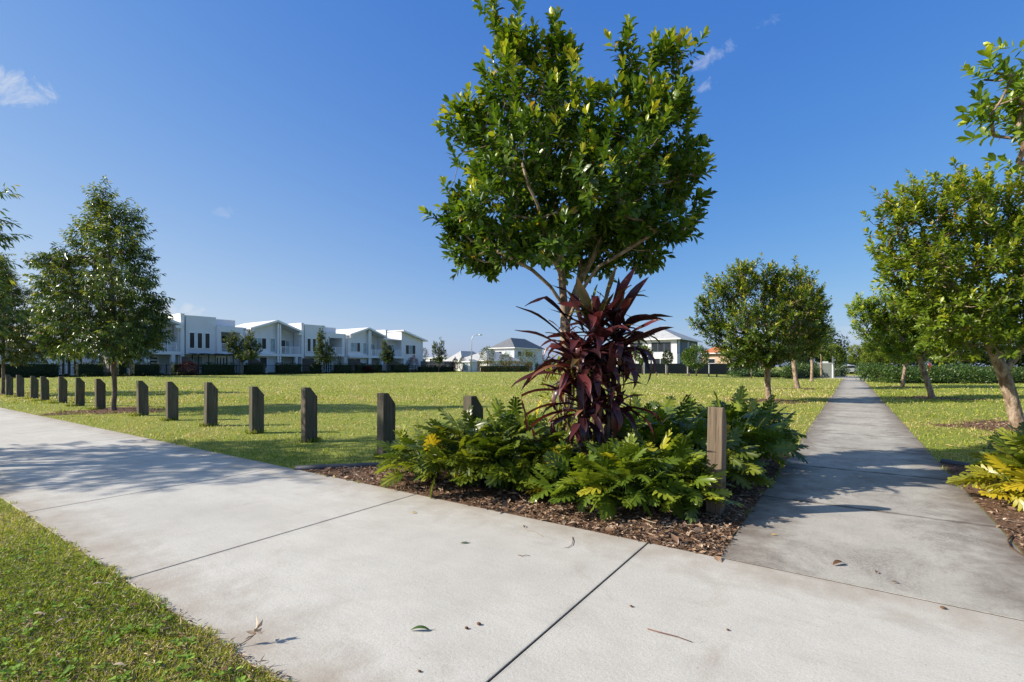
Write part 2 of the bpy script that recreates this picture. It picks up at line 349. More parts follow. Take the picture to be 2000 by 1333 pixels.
# ------------------------------------------------------------------ trees
def grow(limbs, tips, rng, seg=.22, tipr=.005, expo=2.3):
    pos = []; par = []
    for li, poly in enumerate(limbs):
        poly = [np.array(p, float) for p in poly]
        if li == 0: prev = -1
        else:
            dd = np.linalg.norm(np.array(pos) - poly[0], axis=1); prev = int(dd.argmin())
        last = None
        for i, p in enumerate(poly):
            if i == 0:
                if li == 0: pos.append(p); par.append(-1); prev = 0
                last = p; continue
            d = np.linalg.norm(p - last); n = max(1, int(d / .2))
            for j in range(1, n + 1):
                q = last + (p - last) * j / n + (rng.normal(0, .008, 3) if j < n else 0)
                pos.append(q); par.append(prev); prev = len(pos) - 1
            last = p
    base_n = len(pos)
    zmin = pos[0][2] + (pos[base_n - 1][2] - pos[0][2]) * 0
    order = np.argsort([np.linalg.norm(np.array(pos[:base_n]) - t, axis=1).min() for t in tips])
    tipnode = {}
    Pn = np.zeros((base_n + len(tips) * 30, 3)); Pn[:base_n] = pos; cnt = base_n
    lowlim = limbs[0][-1][2] * .75 + limbs[0][0][2] * .25
    for ti in order:
        t = tips[ti]; A = Pn[:cnt]; dv = t - A; d = np.linalg.norm(dv, axis=1) + 1e-6
        cost = d * (1 + .9 * np.clip(-dv[:, 2] / d + .1, 0, 1)) + np.where(A[:, 2] < lowlim, (lowlim - A[:, 2]) * 1.5, 0)
        j = int(cost.argmin()); dj = d[j]; n = min(28, max(1, int(math.ceil(dj / seg))))
        p0 = A[j].copy(); prev = j
        for k in range(1, n + 1):
            s = k / n; q = p0 + (t - p0) * s; q[2] -= .10 * dj * sin(pi * s)
            if k < n: q = q + rng.normal(0, .02 * seg * 4, 3) * .5
            Pn[cnt] = q; par.append(prev); prev = cnt; cnt += 1
            if cnt >= len(Pn) - 40: Pn = np.vstack([Pn, np.zeros((4000, 3))])
        tipnode[ti] = prev
    P = Pn[:cnt]; par = np.array(par); rad = np.zeros(cnt); acc = np.zeros(cnt)
    for i in range(cnt - 1, -1, -1):
        rad[i] = max(tipr, acc[i] ** (1 / expo))
        if par[i] >= 0: acc[par[i]] += rad[i] ** expo
    return P, par, rad
def skeleton_mesh(P, par, rad, name, mat, parent, r0, minr=.004, sides=7, flare=1.35):
    k = r0 / rad[0]; ex = 1.0
    r = rad * k
    r = np.maximum(r, minr)
    kids = [[] for _ in P]
    for i, p in enumerate(par):
        if p >= 0: kids[p].append(i)
    mb = MB(); stack = [(0, None)]
    while stack:
        i, frm = stack.pop()
        pts = []; rr = []
        if frm is not None: pts.append(P[frm]); rr.append(min(r[i] * 1.05, r[frm]))
        cur = i
        while True:
            pts.append(P[cur]); rr.append(r[cur])
            ks = kids[cur]
            if not ks: break
            ks = sorted(ks, key=lambda q: -rad[q])
            for q in ks[1:]: stack.append((q, cur))
            cur = ks[0]
        if frm is None:
            z0 = pts[0][2]
            rr = [q * (1 + (flare - 1) * math.exp(-(p[2] - z0) / .12)) for p, q in zip(pts, rr)]
            rng = np.random.default_rng(3)
        mb.tube(pts, rr, sides if rr[0] > .012 else 4, cap=False)
    return mb.build(name, mat, parent, smooth=True)
def sample_lobes(lobes, n, rng, hollow=.45):
    """lobes: (c(3), r(3)); sample points mostly in the outer shell of the union"""
    vol = np.array([(l[1][0] * l[1][1] + l[1][1] * l[1][2] + l[1][0] * l[1][2]) * (l[2] if len(l) > 2 else 1) for l in lobes]); p = vol / vol.sum()
    idx = rng.choice(len(lobes), n, p=p)
    c = np.array([l[0] for l in lobes])[idx]; r = np.array([l[1] for l in lobes])[idx]
    d = unit(rng.normal(0, 1, (n, 3))); s = (hollow ** 3 + (1 - hollow ** 3) * rng.random(n)) ** (1 / 3)
    pos = c + d * r * s[:, None]
    return pos, unit(d / r), idx
def twigs_to_leaves(tips, outd, centre, rng, n_per, tlen, L, W, style, newgrow, ztop, zbot, flat=.0):
    n = len(tips)
    rad = unit(tips - centre)
    up = np.array((0, 0, 1.))
    if style == 'up':
        ax = unit(outd * .45 + rad * .55 + up * .75 + rng.normal(0, .28, (n, 3)))
    else:
        rh = rad.copy(); rh[:, 2] *= .4
        ax = unit(outd * .3 + rh * .9 + up * .10 + rng.normal(0, .28, (n, 3)))
    t = np.tile(np.linspace(0, 1, n_per), (n, 1)) + rng.normal(0, .02, (n, n_per))
    ln = tlen * rng.uniform(.7, 1.25, (n, 1))
    a = np.cross(ax, np.where(np.abs(ax[:, 2:3]) < .9, up, np.array((1., 0, 0)))); a = unit(a); b = np.cross(ax, a)
    ph = rng.uniform(0, 6.28, (n, 1)) + np.arange(n_per) * 2.4
    radial = a[:, None] * np.cos(ph)[..., None] + b[:, None] * np.sin(ph)[..., None]
    ang = np.radians(np.interp(t, [0, .6, 1], [78, 58, 18])) + rng.normal(0, .2, t.shape)
    D = ax[:, None] * np.cos(ang)[..., None] + radial * np.sin(ang)[..., None]
    if style == 'droop': D = unit(D + np.array((0, 0, -.75)))
    D = unit(D + rng.normal(0, .12, D.shape))
    P = tips[:, None] + ax[:, None] * ((t - .45) * ln)[..., None]
    Nn = unit(ax[:, None] + .8 * up + rng.normal(0, .3, D.shape)) if style == 'up' else unit(up + rng.normal(0, .55, D.shape))
    zf = np.clip((tips[:, 2] - zbot) / (ztop - zbot), 0, 1)
    ng = (rng.random(n) < newgrow * (.15 + 1.7 * zf ** 2))[:, None] * np.clip((t - .35) * 1.5, 0, 1)
    tint = np.clip(.12 + .42 * rng.random(t.shape) + .16 * rng.random((n, 1)) + .45 * ng, 0, .93)
    tint = np.where(rng.random(t.shape) < .006, 1.0, tint)
    Ls = L * rng.uniform(.7, 1.2, t.shape) * np.interp(t, [0, .3, .8, 1], [.75, 1, 1, .7]); Ws = W * rng.uniform(.75, 1.2, t.shape) * Ls / L
    return P.reshape(-1, 3), D.reshape(-1, 3), Nn.reshape(-1, 3), Ls.ravel(), Ws.ravel(), tint.ravel(), ax
def make_tree(name, base, label, cat, lobes, limbs, ntips, n_per, tlen, L, W, style, leafmat, barkmat, r0, seed, lod='mid', newgrow=.5, group=None, hollow=.45, floor=None):
    """lobes/limbs are in local coordinates (base at origin)"""
    rng = np.random.default_rng(seed)
    root = thing(name, base, label, cat, group)
    tips, outd, _ = sample_lobes(lobes, ntips, rng, hollow)
    zs = np.array([l[0][2] for l in lobes]); centre = np.array((np.mean([l[0][0] for l in lobes]), np.mean([l[0][1] for l in lobes]), zs.min() + .35 * (zs.max() - zs.min())))
    pk = rng.random(ntips) < .17
    tips[pk] += (outd[pk] * .6 + np.array((0, 0, .8))) * rng.uniform(.08, .40, (pk.sum(), 1)) * (1 if style == 'up' else .7)
    if floor is not None: tips[:, 2] = np.maximum(tips[:, 2], floor + rng.random(len(tips)) * .2)
    P, D, Nn, Ls, Ws, ti, ax = twigs_to_leaves(tips, outd, centre, rng, n_per, tlen, L, W, style, newgrow, tips[:, 2].max(), tips[:, 2].min())
    sk = grow(limbs, list(tips - ax * tlen * .2), rng)
    skeleton_mesh(*sk, 'trunk', barkmat, root, r0)
    leaf_mesh('crown', P, D, Nn, Ls, Ws, ti, leafmat, root, lod)
    return root
# ------------------------------------------------------------------ ground, paths, beds
def ground():
    def axis(fine0, fine1, step, far):
        xs = list(np.arange(fine0, fine1 + .01, step)); s = step; x = fine1; L = []
        while x < far: s *= 1.25; x += s; L.append(x)
        s = step; x = fine0; Q = []
        while x > -far: s *= 1.25; x -= s; Q.append(x)
        return np.array(Q[::-1] + xs + L)
    xs = axis(-70, 20, 1.0, 1500); ys = axis(-6, 80, 1.0, 1500)
    X, Y = np.meshgrid(xs, ys); Z = terrain(X, Y)
    V = np.stack([X, Y, Z], -1).reshape(-1, 3); nx = len(xs); ny = len(ys)
    i = np.arange(ny - 1)[:, None] * nx + np.arange(nx - 1)[None]
    Fq = np.stack([i, i + 1, i + nx + 1, i + nx], -1).reshape(-1, 4)
    o = npmesh('ground', V, [Fq], [np.zeros(len(Fq))], M['ground'], smooth=True); tag(o, kind='structure')
ground()
PB0, PB1 = 1.16, 3.68            # cross path runs along x between these y
PA0, PA1 = -.77, 1.02            # long path runs along y between these x
mb = MB(); g = .006
xj = [-90 + 2.5 * k for k in range(0)]
edges = [-1.28 - 2.5 * k for k in range(0, 34)][::-1] + [1.22 + 2.5 * k for k in range(0, 5)]
for x0, x1 in zip(edges[:-1], edges[1:]): mb.box(x0 + g, x1 - g, PB0, PB1, -.10, 0)
o = mb.build('cross_path', M['path_light'], bevel=.003); tag(o, kind='structure')
mb = MB(); ys = [PB1 + .020] + [5.72 + 2.05 * k for k in range(0, 30)]
for y0, y1 in zip(ys[:-1], ys[1:]): mb.box(PA0, PA1, y0 + g * .9, y1 - g * .9, -.10, -.004)
o = mb.build('long_path', M['path_dirty'], bevel=.002); tag(o, kind='structure')
mb = MB(); mb.box(-84, 11, PB0 + .02, PB1 - .02, -.09, -.006); mb.box(PA0 + .02, PA1 - .02, PB1, 66.0, -.09, -.0075)
tag(mb.build('path_substrate', M['joint']), kind='structure')
# far road and kerb beyond the end of the long path
mb = MB(); mb.box(-16, 60, 72, 80, -.06, -.002); tag(mb.build('far_road', M['road']), kind='structure')
mb = MB(); mb.box(-16, 60, 71.7, 72, -.06, .10); mb.box(-16, 60, 80, 80.3, -.06, .10); mb.box(-6, 9, 66, 71.7, -.05, -.001)
tag(mb.build('far_kerb', M['path_light']), kind='structure')

TRI_L = [(-5.95, 3.685), (-.775, 3.685), (-.775, 8.8)]
TRI_R = [(1.025, 3.685), (6.5, 3.685), (1.025, 9.1)]
def in_tri(x, y, T):
    x = np.asarray(x); y = np.asarray(y); r = []
    for i in range(3):
        (x0, y0), (x1, y1) = T[i], T[(i + 1) % 3]
        r.append((x1 - x0) * (y - y0) - (y1 - y0) * (x - x0))
    r = np.array(r); return (r > 0).all(0) | (r < 0).all(0)
def soil_tri(T, name):
    (ax, ay), (bx, by), (cx, cy) = T; n = 26; V = []; idx = {}; rng = np.random.default_rng(5)
    for i in range(n + 1):
        for j in range(n + 1 - i):
            s, t = i / n, j / n; x = ax + (bx - ax) * s + (cx - ax) * t; y = ay + (by - ay) * s + (cy - ay) * t
            e = min(s, t, 1 - s - t); idx[(i, j)] = len(V); V.append((x, y, -.004 + .05 * min(1, e * 5) + rng.normal(0, .006) * (e > 0)))
    Fc = []
    for i in range(n):
        for j in range(n - i):
            Fc.append((idx[(i, j)], idx[(i + 1, j)], idx[(i, j + 1)]))
            if i + j < n - 1: Fc.append((idx[(i + 1, j)], idx[(i + 1, j + 1)], idx[(i, j + 1)]))
    m = MB(); m.add(V, Fc); o = m.build(name, M['soil'], smooth=True)
    if sum((T[i][0] * T[(i + 1) % 3][1] - T[(i + 1) % 3][0] * T[i][1]) for i in range(3)) < 0: o.data.flip_normals()
    tag(o, kind='structure')
soil_tri(TRI_L, 'garden_bed'); soil_tri(TRI_R, 'garden_bed')
def soilz(x, y):
    z = np.full(np.shape(x), -.004)
    for T in (TRI_L, TRI_R):
        (ax, ay), (bx, by), (cx, cy) = T; det = (bx - ax) * (cy - ay) - (cx - ax) * (by - ay)
        s = ((x - ax) * (cy - ay) - (cx - ax) * (y - ay)) / det; t = ((bx - ax) * (y - ay) - (x - ax) * (by - ay)) / det
        e = np.minimum(np.minimum(s, t), 1 - s - t); z = np.where(e > 0, -.004 + .05 * np.minimum(1, e * 5), z)
    return z
# plastic edging that borders the beds
for (p, q, lab) in (((-5.98, 3.66), (-.80, 8.84), 'dark blue grey garden edging behind the planted corner bed left of the long path'),
                    ((1.05, 9.12), (6.5, 3.68), 'dark blue grey garden edging crossing to the planted bed right of the long path')):
    p = np.array(p); q = np.array(q); d = (q - p) / np.linalg.norm(q - p); n = np.array((-d[1], d[0]))
    pts = [(*(p + (q - p) * s + n * .03 * sin(s * 9)), .012) for s in np.linspace(0, 1, 24)]
    mb = MB(); mb.tube(pts, .042, 8); o = mb.build('garden_edging', M['edging'], smooth=True); tag(o, lab, 'edging', 'plastic edging around the garden beds')

# trees that stand in the lawn (used for mulch rings too)
TREES = {}
def lp(u, v): return gp(u, v)
RINGS = [(*cam(222, 15.0), 2.1), (*cam(5, 24.0), 1.6), (*cam(1502, 19.3), 2.0), (*cam(1558, 29.7), 1.8), (*cam(1990, 10.87), 2.0), (*cam(1823, 20.9), 2.0), (*cam(1762, 32.3), 1.8)]
def ring_mask(x, y, grow=0):
    m = np.zeros(np.shape(x))
    for (cx, cy, r) in RINGS:
        ang = np.arctan2(y - cy, x - cx); rr = r * .62 * (1 + .22 * np.sin(3 * ang + cx) + .14 * np.sin(7 * ang + cy)) + grow
        m = np.maximum(m, np.clip((rr - np.hypot(x - cx, y - cy)) / .35 + .5, 0, 1))
    return m
for (cx, cy, r) in RINGS:
    ang = np.linspace(0, 2 * pi, 48, endpoint=False); rr = r * .62 * (1 + .22 * np.sin(3 * ang + cx) + .14 * np.sin(7 * ang + cy))
    V = [(cx, cy, tz(cx, cy) + .012)] + [(cx + q * cos(a), cy + q * sin(a), tz(cx + q * cos(a), cy + q * sin(a)) + .006) for q, a in zip(rr, ang)]
    m = MB(); m.add(V, [(0, 1 + i, 1 + (i + 1) % 48) for i in range(48)]); tag(m.build('mulch_ring', M['soil'], smooth=True), kind='structure')

def sample_px(n, u0, u1, v0, v1, rng, h=EYE + .025, pw=1.0):
    u = rng.uniform(u0, u1, n); v = v0 + (v1 - v0) * rng.random(n) ** pw
    Y = F * h / (v - HV); X = (u - UC) / F * Y
    return CS * X - SN * Y, SN * X + CS * Y, Y
def clumpnoise(x, y):
    return (np.sin(x * 2.1 + 1.3 * np.sin(y * 1.7)) * np.sin(y * 2.6 + 1.1 * np.sin(x * 1.3)) + .5 * np.sin(x * 7.3 + 2 * np.sin(y * 5.1)) * np.sin(y * 6.1 + x)) / 1.5
def blades(n, u0, u1, v0, v1, rng, pxw, L0, pw=1.0):
    x, y, Y = sample_px(n, u0, u1, v0, v1, rng, pw=pw)
    wob = .02 * np.sin(x * 9) + .015 * np.sin(x * 23 + 1) + .03 * rng.random(n)
    wob2 = .02 * np.sin(y * 8) + .015 * np.sin(y * 21 + 1) + .03 * rng.random(n)
    keep = ~((y > PB0 + wob - .014) & (y < PB1 - wob - .005)) & ~((x > PA0 - wob2 + .05) & (x < PA1 + wob2 - .05) & (y > 3))
    keep &= ~in_tri(x, y, TRI_L) & ~in_tri(x, y, TRI_R) & ~((y > 70) & (x > -16))
    keep &= ~((x < -58.3))
    keep &= rng.random(n) > ring_mask(x, y) * .97
    # the trimmed edge is thinner and drier near the concrete
    x, y, Y = x[keep], y[keep], Y[keep]; n = len(x)
    z = terrain(x, y) + .001
    cn = clumpnoise(x, y); hp = rng.uniform(.4, 1.4, n) * (1 + .35 * cn) * (1 + .5 * (clumpnoise(x * .37, y * .37) > .62))
    L = L0 * hp * (1 + np.clip(Y - 8, 0, 20) * .03); W = np.maximum(.0048, pxw * Y / F) * rng.uniform(.6, 1.5, n)
    az = rng.uniform(0, 2 * pi, n); lean = rng.uniform(.2, 1.9, n)
    dx, dy = np.cos(az), np.sin(az); px, py = -dy, dx
    base = np.stack([x, y, z], -1); side = np.stack([px, py, np.zeros(n)], -1)
    mid = base + np.stack([dx * np.sin(lean * .6), dy * np.sin(lean * .6), np.cos(lean * .6)], -1) * (L * .55)[:, None]
    tip = mid + np.stack([dx * np.sin(lean * 1.3), dy * np.sin(lean * 1.3), np.cos(lean * 1.3)], -1) * (L * .5)[:, None]
    w = (W * .5)[:, None] * side
    V = np.stack([base - w, base + w, mid + w * .85, mid - w * .85, tip], 1).reshape(-1, 3); off = np.arange(n) * 5
    dry = (clumpnoise(x * .8 + 5, y * .8) > .35) * .34 + (clumpnoise(x * 3.1, y * 3.1 + 2) > .5) * .22
    ti = np.clip(.18 - .06 * np.clip((5 - Y) / 2, 0, 1) + .20 * np.clip((Y - 7) / 6, 0, 1) * (x < 0) + .16 * cn + .16 * np.sin(x * .55 + 2 * np.sin(y * .31)) * np.sin(y * .8 + x * .2) + .52 * rng.random(n) + dry * rng.random(n) + np.where(rng.random(n) < .07, .4, 0) + .25 * ring_mask(x, y, .7) * rng.random(n) + .3 * np.exp(-np.minimum(abs(y - PB0), abs(y - PB1)) / .06) * rng.random(n), 0, 1)
    return V, off, ti
rng = np.random.default_rng(11)
def grass_obj(parts):
    Vs = []; Q = []; T = []; t1 = []; o = 0
    for V, off, ti in parts:
        Vs.append(V); Q.append((off + o)[:, None] + np.array([0, 1, 2, 3])); T.append((off + o)[:, None] + np.array([3, 2, 4])); t1.append(ti); o += len(V)
    q = np.concatenate(Q); t = np.concatenate(T); ti = np.concatenate(t1)
    ob = npmesh('lawn_grass', np.concatenate(Vs), [q, t], [ti, ti], M['grass']); tag(ob, kind='stuff')
grass_obj([blades(170000, -250, 720, 965, 1500, rng, .9, .031), blades(120000, -100, 2100, 745, 960, rng, 1.1, .042), blades(60000, -150, 2100, 730, 790, rng, 1.3, .05)])
# longer tufts that the mower misses round the bollards
def tufts():
    xs = []; ys = []
    for (px, py) in [(q, 5.22) for q in (-8.02, -9.95, -12.0, -14.05, -16.1, -19.5, -21.75, -23.9, -26.1, -28.1, -30.3)] + [(-5.71, 4.95), (-4.02, 4.93)]:
        n = 170; a = rng.uniform(0, 6.28, n); r = rng.uniform(.09, .17, n); xs.append(px + np.cos(a) * r * .9); ys.append(py + np.sin(a) * r * 1.15)
    for (cx, cy, r_) in RINGS: n = 150; a = rng.uniform(0, 6.28, n); xs.append(cx + np.cos(a) * r_ * .6); ys.append(cy + np.sin(a) * r_ * .6)
    x = np.concatenate(xs); y = np.concatenate(ys); n = len(x); D = np.stack([rng.normal(0, .4, n), rng.normal(0, .4, n), np.ones(n)], -1); Y = -SN * x + CS * y
    o = leaf_mesh('grass_tufts', np.stack([x, y, terrain(x, y)], -1), D, rng.normal(0, 1, (n, 3)), rng.uniform(.05, .12, n), np.maximum(.006, .8 * Y / F), rng.uniform(0, .8, n), M['grass'], None, 'mid'); tag(o, kind='stuff')
tufts()
# dry clippings lying on the mown field, and broad-leaved weeds by the near edge
x, y, Y = sample_px(34000, -50, 2050, 732, 900, rng)
k = ~((y > PB0) & (y < PB1)) & ~((x > PA0) & (x < PA1)) & ~in_tri(x, y, TRI_L) & ~in_tri(x, y, TRI_R) & (x > -58) & (y < 64) & (clumpnoise(x * 1.9 + 3, y * 1.9) > .25) & (y > 6.3)
x, y, Y = x[k], y[k], Y[k]; n = len(x)
D = np.stack([rng.normal(0, 1, n), rng.normal(0, 1, n), rng.normal(.1, .25, n)], -1)
o = leaf_mesh('dry_clippings', np.stack([x, y, terrain(x, y) + .03], -1), D, np.tile((0, 0, 1.), (n, 1)) + rng.normal(0, .5, (n, 3)), rng.uniform(.04, .13, n), np.maximum(.008, 1.5 * Y / F) * rng.uniform(.6, 1.2, n), rng.uniform(.8, 1, n), M['grass'], None, 'mid'); tag(o, kind='stuff')
# thatch and broken stems lying in the near grass
x, y, Y = sample_px(13000, -200, 640, 965, 1480, rng); k = (y < PB0 + .01); x, y, Y = x[k], y[k], Y[k]; n = len(x)
o = leaf_mesh('grass_thatch', np.stack([x, y, rng.uniform(.002, .026, n)], -1), np.stack([rng.normal(0, 1, n), rng.normal(0, 1, n), rng.normal(0, .25, n)], -1), np.tile((0, 0, 1.), (n, 1)) + rng.normal(0, .4, (n, 3)), rng.uniform(.015, .055, n), rng.uniform(.002, .006, n), rng.uniform(.25, 1, n), M['chips'], None, 'mid'); tag(o, kind='stuff')
# weeds
P = []; 
for c in range(170):
    u = rng.uniform(-60, 520); v = rng.uniform(1060, 1420); a, b = gp(u, v)
    if b > PB0 - .03 and b < PB1: continue
    nl = rng.integers(5, 12)
    for i in range(nl):
        az = rng.uniform(0, 2 * pi); r = rng.uniform(0, .02)
        P.append((a + r * cos(az), b + r * sin(az), .005 + rng.uniform(.014, .034), az, rng.uniform(.05, .6), rng.uniform(.014, .034)))
P = np.array(P); D = np.stack([np.cos(P[:, 3]) * np.cos(P[:, 4]), np.sin(P[:, 3]) * np.cos(P[:, 4]), np.sin(P[:, 4])], -1)
o = leaf_mesh('broadleaf_weeds', P[:, :3] - np.array((0, 0, .01)), D, np.tile((0, 0, 1.), (len(P), 1)), P[:, 5], P[:, 5] * .6, rng.uniform(.1, .9, len(P)), M['weed'], None, 'fine'); tag(o, kind='stuff')

# mulch chips
def chips(n, u0, u1, v0, v1, test, rng, spill=0):
    x, y, Y = sample_px(n, u0, u1, v0, v1, rng); k = test(x, y); x, y, Y = x[k], y[k], Y[k]; n = len(x)
    z = np.where(in_tri(x, y, TRI_L) | in_tri(x, y, TRI_R), soilz(x, y), terrain(x, y) + .008) + rng.uniform(.004, .022, n)
    az = rng.uniform(0, 2 * pi, n); D = np.stack([np.cos(az), np.sin(az), rng.normal(0, .28, n)], -1)
    L = rng.lognormal(-3.6, .45, n) * (1 + Y * .05); W = L * rng.uniform(.18, .55, n); W = np.maximum(W, .9 * Y / F)
    return np.stack([x, y, z], -1), D, np.tile((0, 0, 1.), (n, 1)) + rng.normal(0, .45, (n, 3)), L, W, np.clip(rng.normal(.42, .24, n), 0, 1)
sets = [chips(42000, 550, 1560, 870, 1110, lambda x, y: in_tri(x, y, TRI_L), rng), chips(52000, 1780, 3700, 860, 1500, lambda x, y: in_tri(x, y, TRI_R), rng),
        chips(60000, -40, 2100, 738, 850, lambda x, y: (ring_mask(x, y, .1) > rng.random(len(x))) & ((x < PA0) | (x > PA1)) & (y > 3.8) & ~in_tri(x, y, TRI_L) & ~in_tri(x, y, TRI_R), rng)]
cat_ = [np.concatenate([s[i] for s in sets]) for i in range(6)]
o = leaf_mesh('bark_mulch', cat_[0], cat_[1], cat_[2], cat_[3], cat_[4], cat_[5], M['chips'], None, 'mid'); tag(o, kind='stuff')
# sticks and dry stems lying on the mulch
mb = MB()
for i in range(260):
    if i < 200: s, t = rng.random(2); s, t = (s, t) if s + t < 1 else (1 - s, 1 - t); T = TRI_L
    else: s, t = rng.random(2); s, t = (s, t) if s + t < 1 else (1 - s, 1 - t); T = TRI_R
    x = T[0][0] + (T[1][0] - T[0][0]) * s + (T[2][0] - T[0][0]) * t; y = T[0][1] + (T[1][1] - T[0][1]) * s + (T[2][1] - T[0][1]) * t
    az = rng.uniform(0, pi); L = rng.uniform(.05, .22); z = float(soilz(np.array(x), np.array(y))) + .018
    q = [(x + cos(az) * L * (f - .5) + rng.normal(0, .006), y + sin(az) * L * (f - .5) + rng.normal(0, .006), z + rng.uniform(0, .02)) for f in (0, .33, .66, 1)]
    if min(p[1] for p in q) < 3.72 or any(PA0 - .02 < p[0] < PA1 + .02 for p in q): continue
    mb.tube(q, rng.uniform(.0015, .004), 4)
tag(mb.build('dead_sticks', M['drypale']), kind='stuff')

# ------------------------------------------------------------------ bollards
def bollard(x, y, h, label, mat=M['post'], wx=.14, wy=.24, lean=0):
    mb = MB(); z0 = -.12; zt = h - .17; fl = wy * .42
    # chamfered top: flat at the path side, sloping down towards the field
    mb.prism([(-wy / 2, z0), (wy / 2, z0), (wy / 2, zt), (-wy / 2 + fl, h), (-wy / 2, h)], 'x', -wx / 2, wx / 2)
    o = mb.build('timber_bollard', mat, bevel=.006); o.location = (x, y, tz(x, y)); o.rotation_euler = (rng.normal(0, .008), rng.normal(0, .008) + lean, rng.normal(0, .03))
    tag(o, label, 'bollard', 'chamfered timber bollards along the cross path')
bx = [-5.71, -8.02, -9.95, -12.0, -14.05, -16.1, -19.5, -21.75, -23.9, -26.1, -28.1, -30.3, -32.4]
bl = ['nearest full-height dark bollard, just left of the lobed shrubs', 'bollard second from the lobed shrubs along the row', 'bollard third from the lobed shrubs along the row',
      'bollard fourth from the lobed shrubs along the row', 'bollard fifth from the lobed shrubs, second right of the conical tree', 'bollard just right of the conical tree and its mulch',
      'bollard just left of the conical tree', 'bollard second to the left of the conical tree', 'bollard third to the left of the conical tree', 'bollard fourth to the left of the conical tree',
      'bollard fifth to the left of the conical tree', 'bollard second from the left end of the row', 'small far bollard, leftmost of the row beside the far tree trunk']
for i, (x, l) in enumerate(zip(bx, bl)):
    bollard(x, 4.95 if i == 0 else 5.2 + .012 * (-x - 8) + rng.normal(0, .03), .975 + rng.normal(0, .012), 'weathered timber ' + l)
bollard(-4.02, 4.93, .98, 'weathered timber bollard with only its top showing behind the lobed shrubs')
bollard(-1.03, 4.78, .985, 'sun-bleached timber bollard among lobed shrubs beside the long path', M['post_pale'], .13, .20, .012)

# ------------------------------------------------------------------ foreground trees
def lobes_px(base, Y, L, rs=None):
    rs = rs or np.random.default_rng(1); out = []
    for e in L:
        u, v, ru, rv = e[:4]; dY = e[4] if len(e) > 4 else 0.0; rh = e[5] if len(e) > 5 else 1.0
        y = Y + dY; out.append((pt(u, v, y) - base, (ru * y / F * rh, ru * y / F * rh, rv * y / F)))
    return out
def path_px(base, L, Y):
    return [pt(e[0], e[1], Y + (e[2] if len(e) > 2 else 0)) - base for e in L]
def base_at(u, Y, dz=0): a, b = cam(u, Y); return np.array((a, b, tz(a, b) + dz))
Y0 = 6.15; B = base_at(1112, Y0, .03)
L = [(962, 25, 14, 26), (975, 75, 22, 38), (1008, 95, 22, 45), (1042, 90, 24, 42), (1085, 75, 14, 34), (1095, 120, 32, 38), (985, 165, 42, 55, -.2), (1050, 180, 65, 65, .3), (1115, 215, 60, 60, -.3),
     (925, 235, 42, 38, 0), (880, 250, 20, 22), (905, 276, 22, 20, .2), (955, 270, 52, 50, .5), (1010, 300, 75, 70, -.7), (1100, 300, 90, 75, .7), (1165, 280, 40, 40, -.4), 
     (1228, 115, 15, 36), (1232, 175, 26, 40), (1290, 105, 16, 30), (1318, 110, 17, 38), (1300, 170, 34, 45, .1), (1262, 225, 48, 52, -.3), (1325, 215, 20, 30), (1305, 275, 50, 55, .5), (1210, 290, 70, 65, -.5),
     (1345, 300, 22, 26), (1340, 345, 40, 38, -.2), (1372, 330, 14, 16), (1365, 390, 16, 26), (1270, 370, 80, 70, .6), (1180, 370, 90, 70, -.8), (1090, 390, 90, 75, .2), (980, 370, 62, 50, .5),
     (962, 345, 26, 30), (884, 390, 16, 22), (902, 420, 28, 26), (880, 448, 20, 18), (915, 450, 52, 42, .2), (960, 420, 60, 50, -.6), (905, 505, 26, 28), (948, 500, 50, 38, .3), (1010, 460, 72, 52, .5), (1000, 500, 34, 24, -.5),
     (1080, 480, 66, 45, -.7), (1140, 455, 66, 42, .7), (1200, 450, 72, 50, .3), (1270, 450, 66, 45, -.4), (1330, 440, 34, 34, .2), (1245, 500, 40, 26, .2), (1275, 515, 20, 16), (1170, 510, 46, 30, .6), (1110, 520, 36, 24, .6)]
limbs = [path_px(B, [(1112, 926), (1108, 840), (1112, 740), (1104, 640), (1102, 600)], Y0),
         path_px(B, [(1102, 600), (1097, 540), (1093, 480), (1085, 400), (1065, 300), (1040, 200)], Y0),
         path_px(B, [(1104, 620), (1128, 560, .1), (1160, 500, .2), (1195, 420, .3), (1215, 340, .3), (1250, 250, .2)], Y0),
         path_px(B, [(1104, 630), (1130, 580, -.15), (1170, 520, -.3), (1230, 485, -.5), (1300, 440, -.5)], Y0),
         path_px(B, [(1100, 610), (1075, 560, -.1), (1040, 528, -.2), (990, 500, -.2), (920, 470, -.1)], Y0),
         path_px(B, [(1128, 560, .1), (1135, 500, .6), (1140, 420, 1.0), (1150, 330, 1.1)], Y0),
         path_px(B, [(1097, 540), (1070, 480, -.4), (1050, 400, -.9), (1020, 320, -1.0)], Y0)]
L = [(e[0], e[1], e[2] * .90, e[3] * .93) + tuple(e[4:]) for e in L]
make_tree('broadleaf_tree', B, 'large glossy broadleaf tree with pale trunk rising behind the burgundy cordyline in the corner bed', 'tree', lobes_px(B, Y0, L), limbs, 1330, 19, .29, .125, .054, 'up', M['leaf_main'], M['bark'], .066, 21, 'fine', .95, hollow=.55)

